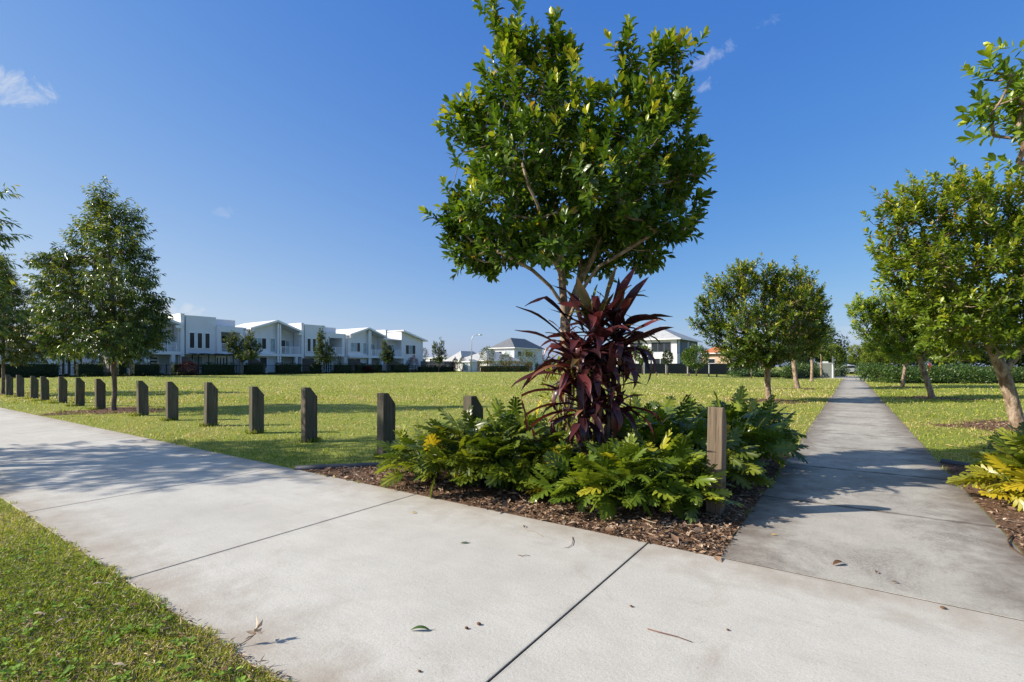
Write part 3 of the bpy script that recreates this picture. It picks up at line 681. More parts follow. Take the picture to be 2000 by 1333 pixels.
# right, large tree at the frame edge
Y1 = 10.87; B = base_at(1992, Y1)
L = [(1740, 440, 26, 30), (1770, 400, 30, 38), (1765, 480, 45, 45, .4), (1820, 400, 42, 50, .2), (1872, 355, 18, 34), (1880, 410, 48, 50, -.4), (1935, 370, 30, 36), (1960, 420, 60, 55, .5), (2020, 380, 50, 60), (1745, 540, 30, 34),
     (1800, 520, 66, 55, -.4), (1880, 500, 78, 60, .6), (1960, 520, 80, 66, -.7), (2050, 480, 80, 70), (1830, 590, 62, 44, .3), (1800, 600, 22, 30, -.3), (1880, 610, 66, 44, -.7), (1850, 660, 44, 30, .1), (1930, 610, 66, 46, .7),
     (1990, 620, 66, 50, -.3), (1890, 690, 30, 20, -.1), (2090, 570, 80, 70, -.2), (2060, 660, 60, 40), (1960, 670, 40, 30, -.9), (2120, 440, 60, 60), (1820, 700, 10, 10)]
limbs = [path_px(B, [(1992, 839), (1978, 790), (1958, 725)], Y1), path_px(B, [(1958, 725), (1935, 680), (1900, 620), (1860, 560), (1820, 480)], Y1), path_px(B, [(1960, 728), (1995, 680), (2005, 620), (2010, 540, .4), (2040, 450, .5)], Y1),
         path_px(B, [(1945, 700), (1940, 640, .5), (1930, 560, .7), (1925, 450, .6)], Y1), path_px(B, [(1990, 690), (2030, 640, -.6), (2070, 560, -.7)], Y1)]
make_tree('broadleaf_tree', B, 'broadleaf tree with thick pale leaning trunk at the right edge, right of the long path', 'tree', lobes_px(B, Y1, L), limbs, 1700, 19, .32, .135, .058, 'up', M['leaf_bright'], M['bark'], .125, 22, 'fine', .9, 'broadleaf trees right of the long path')
# right, top corner tree (trunk outside the frame)
Y2 = 4.4; B = np.array((3.35, 7.4, -.02))
L = [(1958, 85, 16, 34, 0), (1985, 130, 24, 34, .1), (1945, 160, 30, 26, 0), (1975, 190, 40, 30, .2), (1950, 225, 34, 22), (1990, 250, 34, 34, .2), (2020, 200, 60, 70, .3), (2000, 310, 26, 26, .3), (2080, 120, 90, 90, .2), (2150, 220, 120, 90, .4), (2250, 100, 130, 130, .3), (2350, 250, 150, 120, .3), (2450, 60, 150, 150, .2), (2560, 200, 140, 140, 0),(2400,-120,160,130,.2),(2250,-60,120,110,0)]
lob = lobes_px(B, Y2, L)
cx = B.copy()
limbs = [[(0, 0, 0), (-.1, -.05, .9), (-.15, 0, 1.6)], [(-.15, 0, 1.6), (-.5, -.1, 2.3), (-1.0, -.3, 2.9), (-1.6, -.5, 3.4)], [(-.15, 0, 1.6), (.3, .3, 2.6), (.4, .3, 3.8)]]
make_tree('broadleaf_tree', B, 'nearest broadleaf tree reaching into the top right corner from outside the frame', 'tree', lob, limbs, 520, 18, .30, .125, .052, 'up', M['leaf_bright'], M['bark'], .10, 23, 'fine', .6, 'broadleaf trees right of the long path')

# left side of the long path, first tree of the row
Y3 = 19.3; B = base_at(1503, Y3)
L = [(1388, 640, 28, 22), (1375, 600, 12, 16), (1400, 590, 28, 34), (1420, 660, 34, 34, .5), (1430, 560, 34, 34, -.5), (1455, 545, 30, 26), (1460, 535, 14, 16), (1480, 590, 54, 50, .8), (1470, 640, 54, 44, -1.0), (1500, 550, 34, 26), (1540, 560, 34, 28, .4), (1555, 540, 12, 14), (1452, 528, 9, 12), (1560, 528, 9, 12), (1398, 566, 10, 12), (1362, 632, 12, 10), (1516, 536, 10, 10),
     (1550, 610, 50, 48, -.8), (1580, 590, 26, 34), (1590, 640, 24, 34), (1560, 670, 40, 34, .6), (1510, 680, 44, 30, -.9), (1470, 690, 34, 24, .2), (1440, 700, 30, 18, -.5), (1500, 700, 30, 22, -.3), (1410, 620, 26, 30)]
limbs = [path_px(B, [(1503, 786), (1499, 750), (1500, 720)], Y3), path_px(B, [(1500, 722), (1480, 680), (1460, 630), (1430, 580)], Y3), path_px(B, [(1500, 722), (1500, 660, .4), (1495, 600, .5)], Y3), path_px(B, [(1500, 722), (1530, 670), (1560, 620), (1575, 580)], Y3)]
T_A = make_tree('broadleaf_tree', B, 'rounded broadleaf tree with mottled pale trunk, first of the row left of the long path', 'tree', lobes_px(B, Y3, L), limbs, 1500, 17, .38, .165, .068, 'up', M['leaf_main'], M['bark'], .115, 24, 'mid', .75, 'broadleaf trees left of the long path')
# right row second
Y4 = 20.9; B = base_at(1822, Y4)
L = [(1680, 610, 22, 24), (1700, 640, 26, 28, .5), (1690, 600, 20, 20), (1730, 605, 34, 32, -.3), (1765, 600, 34, 30), (1750, 650, 40, 32, .8), (1720, 670, 28, 22), (1800, 610, 40, 40, .3), (1850, 600, 40, 44, .5), (1830, 660, 44, 30, -.6), (1790, 680, 34, 22, .3), (1870, 660, 40, 30, .3), (1760, 690, 26, 18, -.5)]
limbs = [path_px(B, [(1822, 780), (1808, 735), (1797, 700)], Y4), path_px(B, [(1797, 702), (1770, 670), (1735, 640), (1700, 610)], Y4), path_px(B, [(1797, 702), (1800, 650, .4), (1800, 600, .5)], Y4), path_px(B, [(1797, 702), (1830, 660), (1860, 620)], Y4)]
T_B = make_tree('broadleaf_tree', B, 'broadleaf tree with leaning flaky trunk, second along the right of the long path', 'tree', lobes_px(B, Y4, L), limbs, 1300, 17, .38, .165, .068, 'up', M['leaf_bright'], M['bark'], .11, 25, 'mid', .8, 'broadleaf trees right of the long path')
def put(src, u, Y, sc, rz, label):
    a, b = cam(u, Y); return copy_tree(src, (a, b, tz(a, b)), rz, sc, label)
YE = 29.7; B = base_at(1558, YE)
L = [(1540, 598, 24, 26), (1572, 585, 22, 26), (1590, 612, 22, 28), (1555, 630, 34, 28, .8), (1530, 645, 20, 20), (1592, 648, 20, 18), (1560, 655, 30, 16, -.8), (1575, 562, 10, 14), (1545, 575, 10, 14), (1608, 600, 9, 14), (1575, 668, 16, 8)]
limbs = [path_px(B, [(1558, 760), (1552, 725), (1550, 700)], YE), path_px(B, [(1550, 700), (1535, 670), (1528, 640)], YE), path_px(B, [(1550, 700), (1556, 655), (1560, 610)], YE), path_px(B, [(1550, 700), (1575, 665), (1590, 630)], YE)]
T_E = make_tree('broadleaf_tree', B, 'dark green broadleaf tree with pale trunk, second of the row left of the long path', 'tree', lobes_px(B, YE, L), limbs, 900, 14, .38, .18, .078, 'up', M['leaf_main'], M['bark'], .13, 26, 'low', .8, 'broadleaf trees left of the long path')
(lambda *a: None)(T_A, 1558, 29.7, .97, 2.1, 'dark green broadleaf tree with pale trunk, second of the row left of the long path')
put(T_E, 1585, 44.5, 1.0, 4.0, 'broadleaf tree with thin pale trunk, third of the row left of the long path')
put(T_E, 1604, 57, (.85, .85, .95), 1.0, 'broadleaf tree beside the grey green cabinet, fourth of the row left of the long path')
put(T_B, 1762, 32.3, .98, 1.3, 'broadleaf tree with dark slanting trunk, third along the right of the long path')
put(T_B, 1716, 54, .85, 3.0, 'small far broadleaf tree, fourth along the right of the long path')
put(T_B, 1686, 82, 1.0, 2.2, 'distant broadleaf tree nearest the far end of the long path on its right')
put(T_A, 1632, 92, 1.0, .4, 'distant dark broadleaf tree behind the grey green cabinet')
put(T_A, 1700, 100, 1.0, 2.6, 'distant broad tree beyond the far road right of the long path')

# left conical tree
def conical(base, Y, uc, v_top, v_bot, halfw, n, rs, levels=9):
    out = []
    for i in range(levels):
        f = (i + .5) / levels; v = v_top + (v_bot - v_top) * f; r = halfw * (.14 + .86 * f ** .85) * (1 if f < .85 else .9)
        k = max(1, int(1 + f * 6))
        for j in range(k):
            a = 6.28 * j / k + i * 1.1 + rs.normal(0, .2); rr = r * .55 if k > 1 else 0
            du = cos(a) * rr * rs.uniform(.7, 1.2); dY = sin(a) * rr * Y / F
            out.append((uc + du, v + rs.normal(0, 4), r * .52 * rs.uniform(.8, 1.15), (v_bot - v_top) / levels * .8, dY))
    return lobes_px(base, Y, out)
rs = np.random.default_rng(4)
Y5 = 15.0; B = base_at(222, Y5)
L = [(203, 372, 10, 20), (190, 392, 14, 18), (205, 410, 26, 24), (195, 440, 34, 28), (235, 430, 30, 26), (262, 440, 18, 22), (180, 480, 40, 34, .3), (225, 480, 44, 36, -.5), (265, 495, 30, 28), (130, 500, 28, 22), (100, 515, 30, 16), (85, 545, 20, 16), (125, 550, 44, 34, -.3),
     (175, 545, 54, 40, .8), (230, 550, 56, 42, -.9), (275, 540, 24, 26), (105, 600, 34, 34), (150, 610, 56, 42, -.9), (210, 615, 66, 44, .9), (265, 605, 44, 36, -.3), (300, 600, 24, 24), (315, 630, 14, 20), (120, 655, 34, 26, .2), (105, 670, 20, 18), (165, 665, 50, 28, .5), (220, 665, 60, 30, -1.0), (275, 655, 44, 26, .5), (240, 690, 30, 18, -.5), (300, 660, 20, 18), (150, 690, 30, 12, -.6)]
limbs = [path_px(B, [(222, 804), (224, 760), (222, 700), (224, 640), (218, 560), (212, 480), (206, 400)], Y5)]
T_C = make_tree('conical_tree', B, 'large conical tree with drooping glossy leaves standing in the bollard row on a mulch patch', 'tree', lobes_px(B, Y5, L), limbs, 1900, 19, .38, .155, .040, 'droop', M['leaf_left'], M['bark_grey'], .065, 31, 'mid', .8, 'conical trees beside the cross path')
put(T_C, 6, 24.0, (1.06, 1.06, .98), 2.2, 'darker conical tree at the left edge behind the leftmost bollards')
# the nearer left tree standing outside the frame, whose shadow lies on the cross path
Bx, By = cam(0, 1)[0] * 0, 0
B0 = np.array((CS * -11.3 - SN * 6.1, SN * -11.3 + CS * 6.1)); B = np.array((B0[0], B0[1], -.02))
def ploc(X, Y, z): return np.array((CS * X - SN * Y, SN * X + CS * Y, z)) - B
lob = [(ploc(-11.3 + dx, 6.1 + dy, z), (r, r, rz)) for dx, dy, z, r, rz in [(0, 0, 6.2, .5, .6), (.1, 0, 5.4, .9, .7), (.7, .4, 4.6, 1.0, .6), (-.7, -.3, 4.5, 1.0, .7), (.9, -.6, 3.7, 1.0, .6), (0, .9, 3.8, 1.0, .6), (-1.1, .4, 3.5, 1.0, .7), (1.3, .5, 3.0, 1.0, .5), (-.4, -1.2, 3.0, 1.0, .6), (.6, 1.4, 2.8, 1.0, .55), (1.2, -.9, 2.4, .8, .4), (-1, 1, 2.6, 1, .5), (1.7, 1.5, 2.7, .6, .4)]]
lob += [(pt(-14, 440, 8.4) - B, (.28, .28, .40), 2.0), (pt(-14, 605, 8.2) - B, (.28, .28, .35), 2.0), (pt(-75, 480, 8.0) - B, (.6, .6, .7)), (pt(-110, 560, 7.6) - B, (.7, .7, .7))]
limbs = [[(0, 0, 0), (0, .05, 1.5), (.05, 0, 3.0), (0, 0, 5.8)]]
make_tree('conical_tree', B, 'near drooping-leaved tree at the far left, only its branch tips inside the frame', 'tree', lob, limbs, 900, 16, .36, .15, .036, 'droop', M['leaf_left'], M['bark_grey'], .10, 33, 'mid', .7, 'conical trees beside the cross path')

# ------------------------------------------------------------------ burgundy cordyline
def strap_leaf(V, Fq, T, p, az, el, L, W, bend, twist, ti, rng):
    n = 10; d = np.array((cos(az) * cos(el), sin(az) * cos(el), sin(el))); hor = np.array((cos(az), sin(az), 0))
    side = np.array((-sin(az), cos(az), 0.)); pts = [p.copy()]; e = el; base = len(V)
    wav = rng.uniform(0, 6)
    kk = rng.integers(4, 8) if rng.random() < .3 else -1; kd = rng.uniform(.5, 1.3); EE = [el]
    for i in range(n):
        e -= bend * (.4 + 1.3 * i / n) / n + (kd if i == kk else 0); EE.append(e); d = hor * cos(e) + np.array((0, 0, sin(e))); p = p + d * L / n + side * .008 * sin(i * .9 + wav); pts.append(p.copy())
    e = el
    for i, q in enumerate(pts):
        t = i / n; e = EE[i]
        nrm = -hor * sin(e) + np.array((0, 0, cos(e))); tw = twist * t; s2 = side * cos(tw) + nrm * sin(tw); n2 = nrm * cos(tw) - side * sin(tw)
        w = W * .5 * (.16 + .84 * min(1, (t / .30)) ** 1.2) * (1 - max(0, (t - .5) / .5) ** 1.7) + .0008
        f = .30 * w
        V += [q - s2 * w + n2 * (f + .010 * sin(t * 13 + wav) * t), q - n2 * 0, q + s2 * w + n2 * (f + .010 * sin(t * 11 + wav + 2) * t)]
    for i in range(n):
        a = base + i * 3; Fq += [(a, a + 1, a + 4, a + 3), (a + 1, a + 2, a + 5, a + 4)]; T += [ti, ti]
rng = np.random.default_rng(77)
YC = 5.35; CB = base_at(1172, YC, .04)
cord = thing('cordyline', CB, 'tall burgundy strap-leaved cordyline clump in front of the large tree in the corner bed', 'cordyline')
heads = [(1165, 655, 0, 46, .62, .088, 1), (1205, 650, .1, 34, .62, .088, 1), (1130, 700, -.1, 36, .60, .085, 0), (1190, 745, -.15, 26, .52, .075, 0), (1140, 785, -.15, 26, .50, .072, 0), (1185, 815, .05, 16, .45, .065, 0), (1155, 720, .2, 20, .55, .08, 0)]
V = []; Fq = []; T = []
for (u, v, dY, nl, LL, WW, top) in heads:
    hp = pt(u, v, YC + dY) - CB; bs = pt(1172 + (u - 1172) * .35, 925, YC + dY * .4) - CB; bs[2] = -.02
    mid = (hp + bs) / 2 + np.array((rng.normal(0, .05), rng.normal(0, .05), 0))
    mb = MB(); pts = [bs * (1 - t) ** 2 + 2 * mid * t * (1 - t) + hp * t ** 2 for t in np.linspace(0, 1, 9)]
    mb.tube(pts, [.026 - .008 * t for t in np.linspace(0, 1, 9)], 7); mb.build('stem', M['cstem'], cord, smooth=True)
    nl = int(nl * 1.35)
    for i in range(nl):
        f = i / nl; az = i * 2.4 + rng.normal(0, .25); el = 1.45 - 1.60 * f ** 1.0 + rng.normal(0, .14)
        if not top: el -= .25
        p = hp + np.array((0, 0, -.26 * f + .02)) ; L = LL * rng.uniform(.72, 1.18) * (1 - .12 * f); W = WW * rng.uniform(.8, 1.3)
        ti = np.clip(rng.choice([.1, .3, .5, .55, .7], p=[.25, .25, .25, .15, .1]) + rng.normal(0, .07), 0, .8)
        if rng.random() < .05: ti = rng.uniform(.85, 1)
        if top and f < .12 : ti = rng.choice([.92, .98, .7])
        el += rng.normal(0, .22); az += rng.normal(0, .3); bend = rng.uniform(.1, 1.6) + .6 * f
        strap_leaf(V, Fq, T, p, az, el, L, W, bend, rng.normal(0, .5), ti, rng)
for i in range(22):
    az = rng.uniform(0, 6.28); hz = rng.uniform(.35, 1.1); strap_leaf(V, Fq, T, np.array((rng.normal(0, .06), rng.normal(0, .06), hz)), az, rng.uniform(-.9, .1), rng.uniform(.3, .5), .05, .9, rng.normal(0, 1.2), rng.uniform(.84, .91), rng)
for (u0, v0, u1, v1, Lw, ti) in [(1195, 640, 1240, 525, .10, .72), (1185, 650, 1205, 520, .09, .95), (1200, 660, 1262, 545, .10, .45), (1150, 640, 1130, 545, .09, .96), (1160, 650, 1165, 560, .10, 1.0), (1140, 650, 1090, 545, .09, .2), (1130, 660, 1035, 560, .07, .15),
                                 (1200, 680, 1290, 625, .09, .65), (1205, 690, 1310, 640, .08, .3), (1190, 690, 1270, 655, .11, .6), (1130, 690, 1015, 600, .07, .1), (1130, 700, 1012, 645, .08, .3), (1130, 720, 1000, 705, .07, .3), (1170, 660, 1115, 560, .12, .68)]:
    p0 = pt(u0, v0, YC) - CB; p1 = pt(u1, v1, YC + rng.normal(0, .12)) - CB; d = p1 - p0; L = np.linalg.norm(d) * 1.06; az = math.atan2(d[1], d[0]); el = math.asin(d[2] / np.linalg.norm(d)) + .2
    strap_leaf(V, Fq, T, p0, az, el, L, Lw * 1.25, .5, rng.choice([-1, 1]) * rng.uniform(.6, 1.3), ti, rng)
for (u0, v0, u1, v1, Lw, ti) in [(1130, 790, 1005, 845, .065, .5), (1135, 800, 1020, 870, .07, .55), (1140, 805, 1050, 880, .07, .55), (1120, 770, 990, 805, .05, .4), (1200, 800, 1290, 830, .06, .4), (1205, 790, 1275, 860, .06, .5), (1190, 850, 1245, 890, .05, .55), (1120, 740, 1005, 760, .06, .5)]:
    p0 = pt(u0, v0, YC - .1) - CB; p1 = pt(u1, v1, YC - .25 + rng.normal(0, .1)) - CB; d = p1 - p0; L = np.linalg.norm(d) * 1.12; az = math.atan2(d[1], d[0]); el = math.asin(d[2] / np.linalg.norm(d)) + .5
    strap_leaf(V, Fq, T, p0, az, el, L, Lw * 1.35, 1.1, rng.choice([-1, 1]) * rng.uniform(.5, 1.1), ti, rng)
npmesh('foliage', np.array(V), [np.array(Fq)], [np.array(T)], M['cordyline'], cord, smooth=True)
# small yellow-green shrub showing between the cordyline leaves
def leafball(name, base, label, cat, n, r, rz, L, W, mat, seed, group=None, lod='mid', zc=None, stem=None, tintlo=.1, tinthi=.8):
    rg = np.random.default_rng(seed); root = thing(name, base, label, cat, group)
    d = unit(rg.normal(0, 1, (n, 3))); s = (.25 + .75 * rg.random(n)) ** (1 / 3)
    lump = 1 + .22 * np.sin(d[:, 0] * 5 + seed) * np.sin(d[:, 1] * 5.3) * np.cos(d[:, 2] * 4 + seed)
    zc = rz if zc is None else zc
    P = d * (s * lump)[:, None] * np.array((r, r, rz)) + np.array((0, 0, zc))
    k = P[:, 2] > .02; P, d = P[k], d[k]; n = len(P)
    D = unit(d + rg.normal(0, .6, (n, 3)) + np.array((0, 0, .4)))
    leaf_mesh('foliage', P, D, rg.normal(0, .5, (n, 3)) + np.array((0, 0, 1.)), L * rg.uniform(.7, 1.2, n), W * rg.uniform(.7, 1.2, n), rg.uniform(tintlo, tinthi, n) ** 1.3, mat, root, lod)
    mb = MB()
    if stem: mb.tube([(0, 0, -.05), (.02, .01, zc * .5), (0, 0, zc)], [stem, stem * .8, stem * .5], 6)
    for q in range(7):
        a = q * 2.4; rr = r * .6; z0 = zc * .5 if stem else 0
        mb.tube([(0, 0, z0), (cos(a) * rr * .4, sin(a) * rr * .4, zc * .8), (cos(a) * rr, sin(a) * rr, zc + rz * .45)], [(stem or .02) * .5, .012, .006], 4)
    mb.build('trunk' if stem else 'stem', M['bark_grey'], root, smooth=True)
    return root
b = base_at(1100, 6.0, .03); leafball('yellow_green_shrub', b, 'small yellow-green leafy shrub glimpsed between cordyline leaves and tree trunk', 'shrub', 420, .30, .5, .07, .035, M['yellow_leaf'], 3, zc=.95, stem=.012)

# ------------------------------------------------------------------ lobed-leaf shrubs
def lobed_template():
    V = []; Fq = []; Ft = []
    def add(t, w): V.append((t, w, 0)); return len(V) - 1
    n = 6; wi = .075
    rib = [add(i / 10, 0) for i in range(11)]
    for s in (-1, 1):
        edge = [add(i / 10 + .01, s * wi * (1 - .04 * i)) for i in range(10)]
        for i in range(9): Fq.append((rib[i], edge[i], edge[i + 1], rib[i + 1]) if s < 0 else (rib[i], rib[i + 1], edge[i + 1], edge[i]))
        Ft.append((rib[9], edge[9], rib[10]) if s < 0 else (rib[9], rib[10], edge[9]))
        for i in range(n):
            t0 = i / 6.9 + .004; t1 = t0 + .135; f = i / (n - 1)
            L = .36 * (sin(pi * (.26 + .58 * f)) ** .7); ang = R(96 - 62 * f)
            dx, dy = cos(ang), sin(ang) * s; tc = (t0 + t1) / 2
            a, b_ = add(t0, s * wi * .9), add(t1, s * wi * .9)
            hw = .052 + .014 * sin(pi * f)
            m0 = add(tc + dx * L * .55 - sin(ang) * hw, dy * L * .55 + s * cos(ang) * hw + 0 * s); m1 = add(tc + dx * L * .55 + sin(ang) * hw, dy * L * .55 - s * cos(ang) * hw)
            q0 = add(tc + dx * L * .9 - sin(ang) * hw * .55, dy * L * .9 + s * cos(ang) * hw * .55); q1 = add(tc + dx * L * .9 + sin(ang) * hw * .55, dy * L * .9 - s * cos(ang) * hw * .55); tp = add(tc + dx * L, dy * L)
            if s < 0: Fq.append((a, m0, m1, b_)); Fq.append((m0, q0, q1, m1)); Ft.append((q0, tp, q1))
            else: Fq.append((a, b_, m1, m0)); Fq.append((m0, m1, q1, q0)); Ft.append((q0, q1, tp))
    return np.array(V), np.array(Fq), np.array(Ft)
LV, LQ, LTt = lobed_template()
def lobed_shrub(base, label, n, R0, H, seed, mat, leafL=.34, group='lobed-leaf shrubs in the garden beds', squash=1.0):
    n = int(n * 2.3); leafL *= .84; H *= .95
    rg = np.random.default_rng(seed); root = thing('lobed_leaf_shrub', base, label, 'shrub', group)
    Vs = []; Q = []; T = []; tt = []; o = 0; stems = MB(); dirs = []
    for i in range(n):
        az = i * 2.399 + rg.normal(0, .2); f = (i + .5) / n; th = R(8 + 78 * f ** .62) + rg.normal(0, .08)
        r0 = R0 * .22 * rg.random(); p0 = np.array((cos(az) * r0, sin(az) * r0, 0.02))
        end = np.array((cos(az) * sin(th) * R0 * .72, sin(az) * sin(th) * R0 * .72 * squash, H * (.30 + .55 * cos(th)) * rg.uniform(.75, 1.1)))
        mid = (p0 + end) / 2 + np.array((0, 0, .12 * H)) 
        stems.tube([p0, mid, end], [.006, .005, .004], 4, cap=False)
        d0 = unit(end - mid); el = math.asin(max(-1, min(1, d0[2]))); el = el * .5 + rg.normal(.05, .42); a2 = az + rg.normal(0, .6)
        d = np.array((cos(a2) * cos(el), sin(a2) * cos(el), sin(el))); side = np.array((-sin(a2), cos(a2), 0)) ; roll = rg.normal(0, .5)
        nrm = np.cross(d, side); nrm = nrm if nrm[2] > 0 else -nrm; side2 = side * cos(roll) + nrm * sin(roll); nrm2 = nrm * cos(roll) - side * sin(roll)
        L = leafL * rg.uniform(.7, 1.18); t = LV[:, 0]; w = LV[:, 1] * rg.uniform(.85, 1.1)
        droop = rg.uniform(.12, .45); zc = -droop * t ** 2 - 1.2 * w ** 2 + .22 * np.abs(w) + .02 * np.sin(w * 40)
        V = end + L * (t[:, None] * d + w[:, None] * side2 + zc[:, None] * nrm2)
        Vs.append(V); Q.append(LQ + o); T.append(LTt + o); ti = np.clip(rg.normal(.42, .2), 0, .9); ti = 1.0 if rg.random() < .015 else ti; tt.append(ti); o += len(V)
    npmesh('foliage', np.concatenate(Vs), [np.concatenate(Q), np.concatenate(T)], [np.repeat(tt, len(LQ)), np.repeat(tt, len(LTt))], mat, root, smooth=True)
    stems.build('stem', M['leaf_lobed'] if False else M['greenleaf'], root)
    return root
def sb(u, Y): a, b = cam(u, Y); return np.array((a, b, .03))
SH = [(835, 5.75, 44, .55, .58, 'low lobed-leaf shrub at the left end of the corner bed beside the nearest dark bollard'),
      (915, 5.45, 60, .62, .78, 'bushy lobed-leaf shrub at the left of the corner bed, under the half-hidden bollard'),
      (985, 5.3, 60, .60, .76, 'bushy lobed-leaf shrub left of the burgundy cordyline near the concrete'),
      (1000, 5.95, 56, .60, .84, 'lobed-leaf shrub behind the left shrubs, left of the tree trunk'),
      (1065, 5.35, 50, .52, .66, 'shaded lobed-leaf shrub directly below the drooping left cordyline leaves'),
      (1130, 4.72, 34, .46, .46, 'bright lobed-leaf shrub in front of the cordyline base'),
      (1215, 4.62, 46, .50, .56, 'bright light-green lobed-leaf shrub nearest the pointed corner of the bed'),
      (1335, 4.46, 22, .30, .38, 'small lobed-leaf shrub in front of the foot of the sun-bleached bollard'),
      (1300, 4.80, 48, .50, .62, 'lobed-leaf shrub just left of the sun-bleached bollard'),
      (1240, 5.55, 50, .56, .78, 'dark lobed-leaf shrub right behind the cordyline stems'),
      (1330, 5.7, 54, .60, .84, 'dark lobed-leaf shrub behind the sun-bleached bollard on its left'),
      (1290, 6.4, 50, .60, .90, 'rear lobed-leaf shrub between cordyline and sun-bleached bollard'),
      (1430, 6.15, 60, .62, .90, 'large lobed-leaf shrub beside the long path, right behind the sun-bleached bollard'),
      (1470, 6.75, 50, .52, .84, 'rearmost lobed-leaf shrub beside the long path'),
      (1395, 5.35, 40, .46, .60, 'shaded low lobed-leaf shrub at the foot of the sun-bleached bollard')]
for i, (u, Y, n, r, h, lab) in enumerate(SH): lobed_shrub(sb(u, Y), lab, n, r, h, 100 + i, M['leaf_lobed'], .34 if n > 45 else .30)
lobed_shrub(np.array((1.70, 7.15, .03)), 'green lobed-leaf shrub at the right frame edge beside the long path', 50, .50, .62, 140, M['leaf_lobed'], .36)
lobed_shrub(np.array((1.95, 7.9, .03)), 'farther green lobed-leaf shrub at the right frame edge, next to the leaning trunk', 50, .62, .70, 141, M['leaf_lobed'], .36)
lobed_shrub(np.array((1.42, 6.72, .02)), 'bright yellow lobed-leaf shrub low at the right frame edge', 26, .46, .42, 142, M['leaf_lobed_yellow'], .34)
# ------------------------------------------------------------------ townhouses
HA = -65.0; G = .355
def window(root, x, y0, y1, z0, z1, glass='glass', fw=.07, panes=1, split=None, side='x', name='window', frame='white_trim', proud=.05):
    """window on a wall facing +x (side x) or -y (side y, then x is the y of the wall and y0,y1 run along x)"""
    f = MB(); g_ = MB(); h = MB()
    def bx(mb, a0, a1, c0, c1, d0, d1):
        if side == 'x': mb.box(x + d0, x + d1, a0, a1, c0, c1)
        else: mb.box(a0, a1, x - d1, x - d0, c0, c1)
    fr = MB(); bx(fr, y0 - fw, y1 + fw, z1, z1 + fw, 0, proud); bx(fr, y0 - fw, y1 + fw, z0 - fw, z0, 0, proud + .02)
    bx(fr, y0 - fw, y0, z0, z1, 0, proud); bx(fr, y1, y1 + fw, z0, z1, 0, proud)
    for i in range(1, panes):
        c = y0 + (y1 - y0) * i / panes; bx(fr, c - .025, c + .025, z0, z1, .004, proud - .005)
    w = fr.build(name, M[frame], root)
    for i in range(panes):
        a = y0 + (y1 - y0) * i / panes + (.025 if i else 0); b = y0 + (y1 - y0) * (i + 1) / panes - (.025 if i < panes - 1 else 0)
        p = MB(); bx(p, a, b, z0, z1, .0, .02); gl = glass if isinstance(glass, str) else glass[i % len(glass)]
        p.build('pane', M[gl], w)
    return w
def railing(root, x, y0, y1, z0, z1, bars=True):
    r = MB(); r.box(x - .03, x + .03, y0, y1, z1 - .06, z1); r.box(x - .02, x + .02, y0, y1, z0, z0 + .04)
    for y in (y0 + .03, (y0 + y1) / 2, y1 - .03): r.box(x - .028, x + .028, y - .03, y + .03, z0 + .04, z1 - .06)
    n = 6
    if bars:
        for i in range(1, n): z = z0 + (z1 - z0) * i / n; r.box(x - .015, x + .015, y0, y1, z - .028, z + .028)
    r.build('balcony_railing', M['white_trim'], root)
def party_wall(root, y0=0, y1=.42, top=7.15, x1=.35, x0=-8):
    m = MB(); m.box(x0, x1, y0, y1, 0, top); m.build('party_wall', M['white_render'], root)
    m = MB(); m.box(x0, x1 + .03, y0 - .03, y1 + .03, top, top + .06); m.build('wall_capping', M['white_trim'], root)
def downpipe(root, y, x=.06, top=6.0):
    m = MB(); m.tube([(x, y, 0), (x, y, top)], .05, 6); m.box(x - .1, x + .14, y - .14, y + .14, top, top + .32); m.build('downpipe', M['white_trim'], root)
